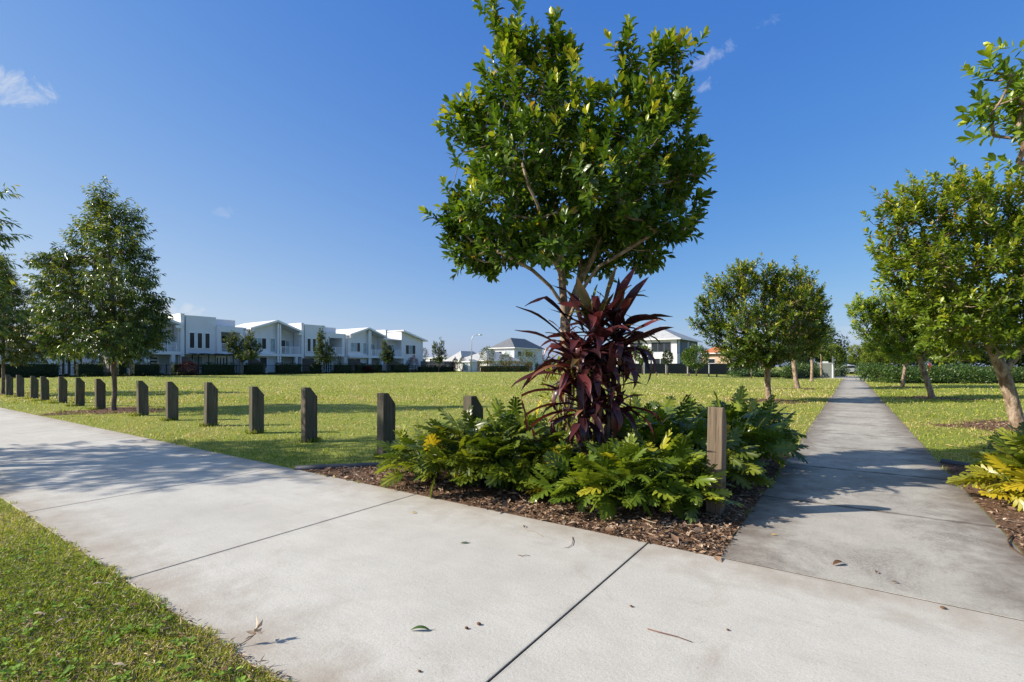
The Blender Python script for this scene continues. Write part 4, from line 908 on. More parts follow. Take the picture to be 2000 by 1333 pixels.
def unit_parapet(b0, label, pergola=False, balc_dark=False):
    W = 7.7; root = thing('townhouse', (HA, b0, G), label, 'townhouse', 'white townhouses facing the field')
    party_wall(root)
    m = MB(); m.box(-8, -1.2, .42, W, 0, 2.45); m.box(-8, -.9, .42, .62, 0, 2.45); m.build('lower_wall', M['greyclad'], root)
    m = MB(); m.box(-8, .25, .62, 3.95, 2.45, 7.0); m.build('upper_wall', M['white'], root)
    m = MB(); m.box(-8, .28, .60, 3.97, 7.0, 7.06); m.build('wall_capping', M['white_trim'], root)
    m = MB(); m.box(-8, -2.6, 3.95, 7.25, 2.45, 6.2); m.box(-3.0, -1.8, 3.95, 7.25, 6.2, 7.0); m.build('recessed_wall', M['greyclad'], root)
    m = MB(); m.box(-3.0, -1.77, 3.98, 7.25, 7.0, 7.06); m.build('wall_capping', M['white_trim'], root)
    # projecting balcony box
    m = MB(); m.box(-2.6, .55, 3.97, 4.42, 2.5, 6.0); m.box(-2.6, .55, 6.72, 7.15, 2.5, 6.0); m.box(-2.6, .55, 4.42, 6.72, 5.3, 6.0); m.box(-2.6, .55, 4.42, 6.72, 2.5, 2.86)
    m.build('balcony_surround', M['white_render'], root)
    railing(root, .42, 4.44, 6.70, 2.92, 3.9)
    window(root, -2.6, 4.6, 6.6, 2.95, 5.0, ['glass', 'blind', 'glass'], panes=3)
    for y in (1.0, 1.85, 2.7): window(root, .25, y, y + .5, 3.2, 5.0, 'glass', .09, proud=.09)
    window(root, -1.2, 1.0, 3.0, .5, 2.2, ['blind', 'glass'] if not pergola else 'blind', panes=2)
    m = MB(); m.box(-1.2, -1.14, 4.3, 6.3, .02, 2.35); d = m.build('front_door', M['white_trim'], root)
    for i in range(4):
        p = MB(); y = 4.65 + i * .38; p.box(-1.14, -1.12, y, y + .17, .35, 2.1); p.build('pane', M['glass'], d)
    m = MB(); m.box(-.6, .3, 7.3, 7.68, 0, 2.44); m.build('pillar', M['white_render'], root)
    downpipe(root, .02, .45, 5.8)
    if pergola:
        p = thing('pergola', (HA + 1.0, b0 + 1.0, G), 'dark shade-cloth pergola in front of the flat-parapet townhouse nearest the conical tree', 'pergola')
        m = MB(); m2 = MB()
        for y in (0, 1.8, 3.9):
            for x in (0, 1.6): m.box(x - .04, x + .04, y - .04, y + .04, 0, 2.3)
        m.box(-.3, 1.9, -.06, .0, 2.3, 2.36); m.box(1.57, 1.63, .02, 4.1, 2.302, 2.36)
        p1 = m.build('post_frame', M['black'], p)
        vs = []; nx, ny = 5, 13
        for i in range(nx):
            for j in range(ny): vs.append((-.4 + 2.4 * i / (nx - 1), -.4 + 4.8 * j / (ny - 1), 2.42 + .10 * abs(cos(j * pi / 4)) + .06 * sin(i * 1.4)))
        m2.add(vs, [(i * ny + j, (i + 1) * ny + j, (i + 1) * ny + j + 1, i * ny + j + 1) for i in range(nx - 1) for j in range(ny - 1)])
        m2.build('shade_cloth', M['sail'], p)
    return root
def gable_roof(root, y0, y1, ya, ze, za, x0, x1, th=.16, mat='roof_white'):
    for i, (p, q) in enumerate((((y0, ze), (ya, za)), ((ya, za), (y1, ze)))):
        m = MB(); m.prism([p, q, (q[0], q[1] + th), (p[0], p[1] + th)], 'x', x0, x1); m.build('roof', M[mat], root)
        m = MB(); m.prism([(p[0], p[1] - .10), (q[0], q[1] - .10), (q[0], q[1] + th + .02), (p[0], p[1] + th + .02)], 'x', x1 + .002, x1 + .05); m.build('bargeboard', M['white_trim'], root)
def unit_gable(b0, label):
    W = 7.7; root = thing('townhouse', (HA, b0, G), label, 'townhouse', 'white townhouses facing the field')
    ya = 4.0; za = 7.15; ze = 5.85
    m = MB(); m.prism([(.45, 2.6), (4.25, 2.6), (4.25, 7.0), (ya, 7.08), (.45, 5.88)], 'x', -8, 0); m.build('upper_wall', M['white'], root)
    m = MB(); m.prism([(4.25, 2.6), (7.6, 2.6), (7.6, 5.85), (4.25, 6.98)], 'x', -8, -1.5); m.build('recessed_wall', M['greyclad'], root)
    m = MB(); m.box(-8, -.1, .2, 4.25, 0, 2.6); m.box(-8, -1.7, 4.25, 7.6, 0, 2.35); m.build('lower_wall', M['greyclad'], root)
    gable_roof(root, .3, 7.75, ya, ze, za, -8, .75)
    m = MB(); m.box(.62, .74, .34, .9, 5.45, 5.8); m.build('gutter_box', M['white_trim'], root); m = MB(); m.box(.2, .7, 7.15, 7.72, 5.45, 5.80); m.build('gutter_box', M['white_trim'], root)
    m = MB(); m.box(-1.5, .6, .35, 7.65, 2.36, 2.72); m.build('floor_band', M['white_render'], root)
    m = MB(); m.box(.32, .56, 4.1, 4.28, 2.72, 6.85); m.box(.32, .56, 4.40, 4.58, 2.72, 6.75); m.box(.32, .56, 4.1, 4.28, 0, 2.36); m.box(.32, .56, 4.40, 4.58, 0, 2.36); m.build('post', M['white_trim'], root)
    m = MB(); m.box(.05, .55, 6.7, 7.1, 0, 2.36); m.build('pillar', M['white_render'], root)
    window(root, 0, 1.0, 2.75, 3.35, 4.75, ['blind', 'blind', 'glass'], panes=3)
    window(root, 0, 3.35, 3.98, 3.0, 4.75, 'blind')
    window(root, -1.5, 4.5, 7.0, 2.78, 4.7, ['glass', 'blind', 'glass', 'blind'], panes=4)
    window(root, -.1, 1.0, 2.9, .8, 2.2, ['blind', 'glass'], panes=2)
    railing(root, .5, 4.62, 7.3, 2.75, 3.75)
    m = MB(); m.box(-1.7, -1.64, 5.0, 6.2, .02, 2.15); d = m.build('front_door', M['white_trim'], root)
    for i in range(5):
        p = MB(); z = .3 + i * .38; p.box(-1.64, -1.62, 5.15, 6.05, z, z + .2); p.build('pane', M['glass'], d)
    downpipe(root, .12, .1, 5.3); downpipe(root, 7.62, .1, 5.3)
    return root
unit_gable(17.45, 'white gabled townhouse mostly hidden behind the conical tree, its balcony showing at right')
unit_parapet(25.15, 'white flat-parapet townhouse with three narrow upper windows and dark pergola, nearest the conical tree', pergola=True)
unit_gable(32.8, 'white gabled townhouse between the two flat-parapet ones, behind the bushy three-lobed tree')
unit_parapet(40.5, 'second white flat-parapet townhouse, behind the slender pointed tree with dark shrub')
unit_gable(48.2, 'farther white gabled townhouse between flat parapet and end house')
# end unit
root = thing('townhouse', (HA, 55.9, G), 'end townhouse of the white row with single slope roof falling to the right', 'townhouse', 'white townhouses facing the field')
party_wall(root, 0, .42, 7.1)
m = MB(); m.box(-8, -1.4, .42, 3.9, 0, 5.6); m.build('recessed_wall', M['greyclad'], root)
m = MB(); m.prism([(3.9, 0), (9.0, 0), (9.0, 5.75), (3.9, 7.1)], 'x', -8, 0); m.build('upper_wall', M['white'], root)
m = MB(); m.prism([(3.7, 7.17), (9.7, 5.58), (9.7, 5.76), (3.7, 7.35)], 'x', -8.2, .7); m.build('roof', M['roof_white'], root)
m = MB(); m.prism([(3.7, 7.07), (9.7, 5.48), (9.7, 5.78), (3.7, 7.37)], 'x', .702, .75); m.build('bargeboard', M['white_trim'], root)
m = MB(); m.prism([(.1, 5.5), (.1, 5.66), (-7, 7.1), (-7, 6.9)], 'y', .43, 3.88); m.build('porch_roof', M['roof_white'], root)
m = MB(); m.box(-1.4, .6, .42, 4.3, 2.36, 2.72); m.build('floor_band', M['white_render'], root)
railing(root, .5, .5, 4.2, 2.75, 3.75)
window(root, -1.4, .7, 3.4, 2.78, 4.7, ['glass', 'blind', 'glass', 'blind'], panes=4)
window(root, 0, 4.9, 7.2, 3.2, 4.75, ['glass', 'blind', 'glass'], panes=3)
window(root, 0, 4.9, 6.6, .7, 2.2, 'blind')
m = MB(); m.box(.1, .5, 3.95, 4.25, 0, 2.36); m.build('pillar', M['white_render'], root)
m = MB(); m.tube([(.06, 9.0, 0), (.06, 9.0, 5.5)], .05, 6); m.build('downpipe', M['white_trim'], root)
# low garage wing at the left
root = thing('townhouse', (HA, 5.0, G), 'low white single-storey wing at the far left behind the dark clipped hedge', 'townhouse', 'white townhouses facing the field')
m = MB(); m.box(-8, 0, 0, 9.6, 0, 3.0); m.box(-8, -1.2, 9.6, 12.4, 0, 2.95); m.build('wall', M['white'], root)
m = MB(); m.box(-8.2, .3, -.3, 9.8, 3.0, 3.18); m.box(-8.2, -.2, 9.8, 12.4, 2.95, 3.1); m.build('roof', M['roof_white'], root)
for y in (6.9, 7.4, 7.9): window(root, 0, y, y + .22, .6, 2.5, 'blind', .06)
m = MB(); m.box(0, .06, 8.6, 9.4, .0, 2.5); d = m.build('front_door', M['white_trim'], root)
m = MB(); m.box(-1.2, -1.14, 9.8, 11.8, 0, 2.6); d = m.build('front_door', M['white_trim'], root)
for i in range(4):
    p = MB(); y = 10.0 + i * .46; p.box(-1.14, -1.12, y, y + .2, .2, 2.4); p.build('pane', M['glass'], d)
m = MB(); m.box(0, .45, 5.8, 6.1, 0, 2.99); m.build('pillar', M['white_render'], root)
# sloping timber yard fences running out from the houses
for i, (b, h1, h2, lab) in enumerate([(17.6, 2.1, 1.3, 'sloping timber yard fence behind the trunk of the conical tree'), (25.3, 2.1, 1.3, 'sloping timber yard fence at the left foot of the pergola townhouse'),
                                     (33.0, 2.1, 1.3, 'sloping timber yard fence right of the bushy three-lobed tree'), (40.7, 2.1, 1.4, 'sloping timber yard fence left of the slender pointed tree'),
                                     (48.4, 2.1, 1.4, 'sloping timber yard fence right of the slender pointed tree'), (56.1, 2.1, 1.4, 'sloping timber yard fence beside the last street tree of the row')]):
    root = thing('timber_fence', (HA + .36, b, G), lab, 'fence', 'sloping timber yard fences')
    m = MB()
    for k in range(28):
        x = k * .15; f = max(0, min(1, (x - 1.4) / 2.2)); h = h1 + (h2 - h1) * f
        m.box(x, x + .14, -.02, .0, .02, h)
    m.build('palings', M['fence_timber'], root)
    m = MB(); m.box(0, 4.2, .002, .06, .5, .58); m.prism([(0, h1), (1.4, h1), (3.6, h2), (4.2, h2), (4.2, h2 + .05), (3.6, h2 + .05), (1.4, h1 + .05), (0, h1 + .05)], 'y', -.05, .03); m.build('rail', M['fence_timber'], root)
# iron front fence
def bl_(u, a0):
    k = (u - UC) / F; Y = -a0 / (SN - CS * k); return Y * (SN * k + CS)
FA = -59.5
root = thing('iron_fence', (FA, 5, G), 'long black iron bar fence between the hedges in front of the white townhouses', 'fence')
m = MB()
for k in range(0, 26): m.box(-.04, .04, k * 2.4 - .04, k * 2.4 + .04, 0, 1.25)
m.build('posts', M['black'], root)
m = MB(); m.box(-.02, .02, 0, 60, 1.1, 1.14); m.box(-.02, .02, 0, 60, .1, .14)
for k in range(480): m.box(-.009, .009, k * .125 - .009, k * .125 + .009, .02, 1.2)
m.build('bars', M['black'], root)
# clipped hedges
def hedge(name, x0, x1, y0, y1, h, label, mat, seed, dens=95, L=.11, group='clipped hedges in front of the townhouses', z=None, cat='hedge', core='leaf_dark', ragged=.05):
    rg = np.random.default_rng(seed); z = tz((x0 + x1) / 2, (y0 + y1) / 2) if z is None else z
    root = thing(name, ((x0 + x1) / 2, (y0 + y1) / 2, z), label, cat, group); wx, wy = (x1 - x0) / 2, (y1 - y0) / 2
    pts = []; nn = []
    for ax, s, area in ((0, 1, 2 * wy * h), (0, -1, 2 * wy * h), (1, 1, 2 * wx * h), (1, -1, 2 * wx * h), (2, 1, 4 * wx * wy)):
        n = int(area * dens) + 4; p = np.stack([rg.uniform(-wx, wx, n), rg.uniform(-wy, wy, n), rg.uniform(0, h, n)], -1); nv = np.zeros((n, 3)); nv[:, ax] = s
        p[:, ax] = {0: wx * s, 1: wy * s, 2: h}[ax] + rg.normal(0, ragged, n); pts.append(p); nn.append(nv)
    p = np.concatenate(pts); nv = np.concatenate(nn); n = len(p)
    p[:, 2] += ragged * 1.5 * np.sin(p[:, 1] * 3.1 + seed) * (p[:, 2] > h * .8) ; p[:, 2] = np.maximum(p[:, 2], .03)
    leaf_mesh('foliage', p, nv * .4 + rg.normal(0, .6, (n, 3)) + np.array((0, 0, .35)), nv + rg.normal(0, .5, (n, 3)), rg.uniform(.7, 1.3, n) * L, rg.uniform(.4, .6, n) * L, rg.random(n) ** 1.6 * .9, mat, root, 'low')
    V = []
    m = MB(); m.box(-wx + .06, wx - .06, -wy + .06, wy - .06, -.1, h - .07); m.build('branches', M['leaf_dark'], root)
    return root
HS = [(-20, 114, 'clipped dark hedge at the far left in front of the low white wing'), (149, 200, 'short clipped hedge left of the conical tree trunk'), (228, 246, 'small clipped hedge piece right behind the conical tree trunk'), (259, 310, 'clipped hedge under the balcony right of the conical tree trunk'),
      (336, 352, 'short clipped hedge left of the dark red bush'), (395, 456, 'clipped hedge under the pergola townhouse windows'), (478, 512, 'clipped hedge right of the bushy three-lobed tree trunk'), (540, 586, 'clipped hedge below the balcony of the gabled townhouse'),
      (608, 626, 'clipped hedge just left of the slender pointed tree trunk'), (655, 684, 'clipped hedge right of the slender pointed tree'), (696, 744, 'clipped hedge left of the last street tree before the end townhouse'), (766, 796, 'clipped hedge in front of the end townhouse'), (818, 884, 'low long dark hedge right of the end townhouse')]
for i, (u0, u1, lab) in enumerate(HS):
    b0, b1 = bl_(u0, -58.9), bl_(u1, -58.9); hedge('clipped_hedge', -59.3, -58.5, b0, b1, 1.25 if i < 12 else .95, lab, M['leaf_dark'], 200 + i, 80 if b0 < 40 else 50, .14)
# low planting strip at the hedge feet (one continuous ground cover)
rg = np.random.default_rng(8); n = 22000; y = rg.uniform(4, 66, n); x = -58.2 + rg.normal(0, .28, n); z = terrain(x, y) + rg.random(n) * (.22 + .14 * np.sin(y * 1.7) + .12 * np.sin(y * 4.3))
o = leaf_mesh('ground_cover_strip', np.stack([x, y, z], -1), rg.normal(0, .6, (n, 3)) + np.array((.2, 0, .7)), rg.normal(0, .5, (n, 3)) + np.array((0, 0, 1)), rg.uniform(.08, .2, n), rg.uniform(.04, .07, n), rg.random(n) * .8, M['leaf_dark'], None, 'low'); tag(o, kind='stuff')
# dark red bushes
def on(u, a0): return np.array((a0, bl_(u, a0), tz(a0, bl_(u, a0))))
for u, r, h, lab, mt in [(368, .95, .75, 'round dark red bush below the pergola townhouse', 'leaf_red'), (807, .9, 1.35, 'tall dark red shrub in front of the end townhouse corner', 'leaf_red'), (889, .55, 1.3, 'narrow dark red column shrub right of the low long hedge', 'leaf_red'),
                         (650, 1.2, 1.5, 'large dark shrub behind the slender pointed tree', 'leaf_dark'), (903, .75, 1.35, 'green column shrub beside the narrow dark red one', 'leaf_dark'), (718, .7, .5, 'small low red bush under the hedge of the farther gabled townhouse', 'leaf_red')]:
    leafball('bush', on(u, -58.3), lab, 'shrub', 1300, r, h, .16, .08, M[mt], int(u), lod='low', zc=h * .95)
# street trees before the townhouses
def street_tree(u, a0, lob, label, seed, n=560, L=.24, W=.11, r0=.08):
    B = on(u, a0); Y = -SN * a0 + CS * B[1]
    make_tree('street_tree', B, label, 'tree', lobes_px(B, Y, lob), [path_px(B, [(u, 733), (u, 715), (u + 1, 700), (u, 680)], Y) if True else 0], n, 11, .34, L, W, 'up', M['leaf_small'], M['bark_grey'], r0, seed, 'low', .8, 'street trees in front of the townhouses')
street_tree(473, -57.8, [(457, 658, 6, 10), (452, 670, 10, 12), (458, 682, 13, 13), (470, 668, 6, 10), (489, 658, 7, 11), (487, 672, 13, 14), (475, 686, 18, 14, .8), (497, 682, 12, 12), (503, 676, 5, 6), (475, 697, 16, 8), (488, 694, 14, 9, -.8)], 'bushy three-lobed street tree in front of the gap between pergola and gabled townhouses', 51)
street_tree(631, -57.8, [(627, 650, 4, 7), (627, 660, 7, 9), (630, 670, 10, 10), (622, 682, 9, 9), (634, 684, 12, 10), (626, 696, 13, 10), (640, 700, 11, 10), (621, 706, 6, 5), (647, 684, 4, 6)], 'slender pointed street tree in front of the second flat-parapet townhouse', 52, 380)
street_tree(755, -57.8, [(751, 671, 4, 6), (752, 680, 6, 8), (757, 688, 9, 9), (751, 697, 9, 9), (763, 692, 6, 8), (757, 704, 10, 7), (766, 698, 4, 5)], 'narrow street tree in front of the balcony of the end townhouse', 53, 330)
street_tree(857, -57.8, [(850, 674, 5, 7), (863, 673, 5, 7), (853, 684, 9, 9), (862, 686, 9, 9), (852, 696, 8, 9), (863, 697, 9, 9), (857, 704, 9, 6)], 'street tree on its own right of the end townhouse', 54, 330)
street_tree(254, -57.8, [(250, 650, 30, 22), (225, 670, 22, 18), (280, 665, 26, 20), (300, 672, 14, 12), (262, 690, 36, 14), (240, 698, 16, 8), (235, 645, 20, 16), (282, 645, 20, 14)], 'broad dark street tree showing behind the conical tree crown', 55, 620)

# ------------------------------------------------------------------ detached houses
def hip_house(name, corner, wa, wb, ze, zr, label, wall, roof, over=.6, lowroof=None, cat='house', wall2=None, inset=None):
    a, b = corner; z0 = tz(a, b); root = thing(name, (a, b, z0), label, cat)
    ze -= z0; zr -= z0
    m = MB(); m.box(-wa, 0, 0, wb, 0, ze); m.build('wall', M[wall], root)
    if wall2: m = MB(); m.box(.002, .04, 0, wb, .02, ze - .01); m.build('side_shade_sheet', M[wall2], root)  # thin sheet whose colour carries the shade of the side wall
    x0, x1, y0, y1 = -wa - over, over, -over, wb + over; ins = min(wa, wb) / 2 + over if inset is None else inset
    if wb >= wa: r0, r1 = ((x0 + x1) / 2, y0 + ins), ((x0 + x1) / 2, y1 - ins)
    else: r0, r1 = (x0 + ins, (y0 + y1) / 2), (x1 - ins, (y0 + y1) / 2)
    m = MB(); e = ze - .05
    vs = [(x0, y0, e), (x1, y0, e), (x1, y1, e), (x0, y1, e), (r0[0], r0[1], zr), (r1[0], r1[1], zr)]
    fs = [(0, 1, 4), (1, 2, 5, 4), (2, 3, 5), (3, 0, 4, 5)] if wb >= wa else [(0, 1, 5, 4), (1, 2, 5), (2, 3, 4, 5), (3, 0, 4)]
    m.add(vs, fs + [(3, 2, 1, 0)]); rf = m.build('roof', M[roof], root)
    m = MB(); m.box(x0 - .06, x1 + .06, y0 - .06, y0, e - .14, e + .04); m.box(x1, x1 + .06, y0, y1, e - .14, e + .04); m.build('gutter', M['white_trim'], rf)
    return root
def hpos(u, Y): return cam(u, Y)
# two-storey dark-roofed house in the middle distance
Y = 117.; k = hpos(1004, Y); r = hip_house('detached_house', k, 6.6, 13, zz(679, Y), zz(660, Y + 4), 'two-storey house with dark grey hip roof and white wall, left of the cordyline', 'white_render', 'roof_grey', wall2='greyclad')  # greyer side sheet paints the white wall as shaded
window(r, 0, -5.6, -3.6, 3.6, 4.6, 'glass', side='y', panes=2); window(r, 0, -2.6, -1.0, 3.6, 4.7, 'blind', side='y', panes=2)
window(r, .04, 1.5, 3.0, 3.4, 4.6, 'glass'); window(r, .04, 5.0, 8.0, 3.4, 4.6, 'glass', panes=2)
m = MB(); m.prism([(-6.2, 2.1), (.4, 2.1), (-.6, 3.3), (-4.8, 3.3)], 'y', -5.5, -.05); m.build('garage_roof', M['roof_grey'], r)
m = MB(); m.box(-6, .2, -5.2, -.06, 0, 2.1); m.build('garage_wall', M['white_render'], r)
# low houses
Y = 104.; k = hpos(955, Y); r = hip_house('detached_house', k, 8.5, 12, zz(704, Y), zz(685, Y + 4), 'low house with wide grey hip roof behind the street lamp', 'white_render', 'roof_light')
window(r, 0, -6, -3.6, .5, 1.9, 'blind', side='y', panes=2)
Y = 118.; k = hpos(902, Y); r = hip_house('detached_house', k, 5, 10, zz(706, Y), zz(686, Y + 4), 'low grey-roofed house just left of the street lamp', 'white_render', 'roof_light')
window(r, 0, -4, -2, .5, 1.9, 'glass', side='y', panes=2)
Y = 135.; k = hpos(868, Y); r = hip_house('detached_house', k, 7, 9, zz(699, Y), zz(694, Y + 4), 'distant pale flat-topped house right of the end townhouse', 'white_render', 'roof_light', .3)
window(r, 0, -5.5, -3, 2.2, 3.2, 'glass', side='y', panes=3); window(r, 0, -2.2, -.6, 2.2, 3.2, 'glass', side='y')
Y = 88.; k = hpos(917, Y); r = hip_house('garden_shed', k, 1.6, 3, zz(706, Y), zz(702, Y + 1), 'small white garage front beside the foot of the street lamp', 'white_render', 'roof_light', .2, cat='garage')
window(r, 0, -1.4, -.3, .2, 1.6, 'blind', side='y', name='garage_door')
# long grey fence segments between the far shrubs
for u0, u1, Y, h, lab, mt in [(815, 886, 90, 1.9, 'grey timber boundary fence right of the end townhouse', 'fence_timber'), (918, 934, 90, 1.9, 'dark timber boundary fence right of the street lamp', 'fence_timber')]:
    a0, b0 = cam(u0, Y); a1, b1 = cam(u1, Y); L = math.hypot(a1 - a0, b1 - b0); rt = thing('timber_fence', (a0, b0, tz(a0, b0)), lab, 'fence', None, math.atan2(b1 - b0, a1 - a0)); m = MB()
    for q in range(int(L / .16)): m.box(q * .16, q * .16 + .15, 0, .025, 0, h * (1 + .01 * (q % 3)))
    m.build('palings', M[mt], rt); m = MB(); m.box(0, L, .03, .09, .4, .5); m.box(0, L, .03, .09, h - .4, h - .3); m.build('rail', M[mt], rt)
# the pale-roofed two-storey house right of the cordyline
Y = 77.; k = hpos(1322, Y); r = hip_house('detached_house', k, 8.6, 12.5, zz(661, Y), zz(638, Y + 5), 'two-storey house with pale grey hip roof and antenna right of the cordyline', 'wall_grey', 'roof_light', .7, wall2='wall_dark')  # dark side sheet paints shade onto the right wall
window(r, 0, -4.0, -1.0, 3.35, 4.75, 'glass', side='y', panes=3, frame='wall_dark'); window(r, 0, -7.6, -5.6, 3.35, 4.75, 'glass', side='y', panes=2, frame='wall_dark')
m = MB(); m.box(-8.3, -.3, -.06, -.003, 2.95, 5.1); 
m2 = MB(); m2.box(-6.4, .5, -1.6, -.01, 0, 2.9); pw = m2.build('porch_wall', M['wall_grey'], r)
window(pw, -1.6, -3.2, -1.0, .1, 2.2, 'glass', side='y', panes=2); window(pw, -1.6, -5.6, -4.4, .1, 2.3, 'glass', side='y', name='front_door')
window(r, .04, .6, 1.2, 3.0, 5.0, 'blind', frame='white_trim'); window(r, .04, 6.0, 6.6, 3.0, 5.0, 'blind'); window(r, .04, 8.5, 11, 3.2, 4.8, 'glass', panes=2)
m = MB(); m.box(.042, 1.6, 1.8, 5.6, 2.7, 2.95); m.box(.05, .09, 2.2, 5.2, 2.98, 5.0); m.build('balcony', M['wall_dark'], r)
m = MB(); tp = zz(628, 77) - tz(*k); m.tube([(-4.0, 6.5, tp - 1.6), (-4.0, 6.5, tp)], .03, 5); m.box(-4.5, -3.5, 6.48, 6.52, tp - .05, tp); 
for q in range(4): m.box(-4.45 + q * .3, -4.43 + q * .3, 6.2, 6.8, tp + .002, tp + .03)
m.build('antenna', M['galv'], r)
Y = 92.; k = hpos(1425, Y); r = hip_house('detached_house', k, 5.0, 12, zz(689, Y), zz(676, Y + 5), 'peach house with terracotta roof showing between the row trees and the grey house', 'wall_peach', 'roof_orange')
window(r, 0, -3.8, -2.6, 1.6, 2.4, 'glass', side='y')
Y = 130.; k = hpos(1240, Y); r = hip_house('detached_house', k, 9, 9, zz(694, Y), zz(683, Y + 4), 'distant low house partly hidden behind the right cordyline leaves', 'white_render', 'roof_grey')
# charcoal screen fence in front of it
Y = 62.; a0, b0 = cam(1215, 64.5); a1, b1 = cam(1480, 66.5); L = math.hypot(a1 - a0, b1 - b0)
rt = thing('screen_fence', (a0, b0, -.02), 'charcoal screen fence with square posts in front of the pale-roofed house', 'fence', None, math.atan2(b1 - b0, a1 - a0))
m = MB(); m.box(0, L, -.01, .01, .15, 1.75); m.build('screen', M['darkmesh'], rt)
for q in range(int(L / 3.0) + 1):
    m = MB(); m.box(q * 3.0 - .06, q * 3.0 + .06, -.08, -.012, 0, 1.85); m.build('post', M['wall_grey'], rt)
m = MB(); m.box(0, L, .012, .12, -.05, .22); m.build('plinth', M['wall_grey'], rt)
# small trees and markers before it
def small_round(u, Y, r, zc, rz, lab, seed, n=700, mt='leaf_small', stem=.06, tl=.2, thi=1.0):
    a, b = cam(u, Y); leafball('small_tree', (a, b, tz(a, b)), lab, 'tree', int(n * 1.7), r, rz, .22, .11, M[mt], seed, 'small round trees at the far side of the field', 'low', zc, stem, tl, thi)
small_round(1255, 57, 1.15, 2.4, .95, 'round small tree close to the right cordyline leaves, before the grey house porch', 61, 1100, 'leaf_main', .07, .2, .8)
small_round(1304, 59, .58, 2.05, .85, 'small dark lollipop tree before the grey house porch', 62, 520, 'leaf_dark', .06, .3, 1)
small_round(1360, 54, 1.35, 2.1, 1.25, 'dense light green round tree right of the grey house', 63, 1500, 'leaf_bed', .08, .3, 1)
small_round(1344, 55, .75, 2.1, .9, 'thin yellowish small tree leaning on the left side of the dense round tree', 64, 480, 'leaf_bed', .05, .5, 1)
small_round(1468, 52, 1.5, 2.6, 1.5, 'small tree with pale trunk behind the first row tree crown', 65, 1300, 'leaf_main', .08, .1, .7)
small_round(773, 99, .9, 3.2, 1.0, 'tiny far tree beside the end townhouse roof edge', 66, 300, 'leaf_dark', .06, .2, 1)
small_round(821, 100, 1.55, 3.3, 1.7, 'green round tree immediately right of the end townhouse', 67, 900, 'leaf_dark', .1, .4, 1)
small_round(952, 92, 1.5, 3.1, 1.6, 'light green bushy tree between street lamp and dark-roofed house', 68, 900, 'leaf_small', .1, .3, 1)
small_round(988, 95, 1.3, 2.2, 1.3, 'round bush in front of the dark-roofed house garage', 69, 700, 'leaf_small', .1, .3, 1)
small_round(1030, 90, 1.8, 2.4, 1.5, 'light shrub behind the left cordyline leaf tips', 70, 800, 'leaf_small', .1, .3, 1)
for u in (1233, 1282, 1346, 1384, 1400):
    a, b = cam(u, 53.5); m = MB(); m.prism([(-.07, -.1), (.07, -.1), (.07, .30), (-.03, .38), (-.07, .38)], 'x', -.07, .07)
    o = m.build('marker_post', M['post'], bevel=.005); o.location = (a, b, tz(a, b)); tag(o, 'low timber marker post on the far lawn edge in front of the charcoal screen fence', 'marker post', 'low timber posts at the far lawn edge')
# red-tipped hedge
def rowhedge(name, u0, u1, Y, h, lab, mat, seed, L=.16, wd=1.4, n=None, cat='hedge', rag=.3, stuff=False):
    rg = np.random.default_rng(seed); a0, b0 = cam(u0, Y[0]); a1, b1 = cam(u1, Y[1]); Lh = math.hypot(a1 - a0, b1 - b0); n = n or int(Lh * 260)
    z0 = tz((a0 + a1) / 2, (b0 + b1) / 2); ang = math.atan2(b1 - b0, a1 - a0)
    root = thing(name, (a0, b0, z0), lab, cat, None, ang)
    x = rg.uniform(0, Lh, n); t = rg.uniform(0, pi, n); hh = h * (1 + rag * .6 * np.sin(x * 1.1 + seed) * np.sin(x * 2.3) + rag * .3 * np.sin(x * 5)); s = .75 + .3 * rg.random(n)
    p = np.stack([x, np.cos(t) * wd / 2 * s, np.abs(np.sin(t)) ** .6 * hh * s], -1); e_ = rg.random(n) < .16; p[e_, 0] = np.where(rg.random(e_.sum()) < .5, rg.uniform(0, wd * .4, e_.sum()), Lh - rg.uniform(0, wd * .4, e_.sum())); p[e_, 1:] *= rg.random((e_.sum(), 1)) ** .5; nv = np.stack([np.zeros(n), np.cos(t), np.sin(t)], -1)
    leaf_mesh('foliage', p, nv * .5 + rg.normal(0, .5, (n, 3)) + np.array((0, 0, .4)), nv + rg.normal(0, .4, (n, 3)), rg.uniform(.7, 1.3, n) * L, rg.uniform(.4, .55, n) * L, np.clip(rg.normal(.4, .25, n), 0, 1), mat, root, 'low')
    m = MB(); k = 14
    cap = n // 5; wd_ = wd; ci = min(wd * .45, Lh * .3)
    prof = [(-wd * .32, 0), (-wd * .30, h * .42), (-wd * .16, h * .6), (wd * .16, h * .6), (wd * .30, h * .45), (wd * .32, 0)]
    m.prism(prof, 'x', ci, Lh - ci); m.build('branches', M['leaf_dark'], root)
rowhedge('red_tipped_hedge', 932, 1040, (86, 86), 1.75, 'red-tipped green hedge right of the street lamp', M['leaf_redgreen'], 71, .2)
rowhedge('far_hedge', 1045, 1215, (92, 92), 1.5, 'low far hedge behind the cordyline stems', M['leaf_dark'], 72, .2)
rowhedge('shrub_bed', 1425, 1600, (58, 58), .85, 'low green shrub bed behind the left row of trees', M['leaf_bed'], 73, .18, 2.2)
rowhedge('shrub_bed', 1538, 1602, (54, 62), 1.5, 'taller leafy shrubs left of the grey green cabinet', M['leaf_bed'], 74, .2, 1.6)
rowhedge('shrub_bed', 1630, 1648, (66, 68), 1.5, 'dark shrub right of the white post beside the path end', M['leaf_bed'], 75, .2, 1.6)
rowhedge('shrub_bed', 1702, 1900, (41, 40), 1.25, 'broad low glossy shrub bed right of the long path', M['leaf_bed'], 76, .17, 4.5, 13000)
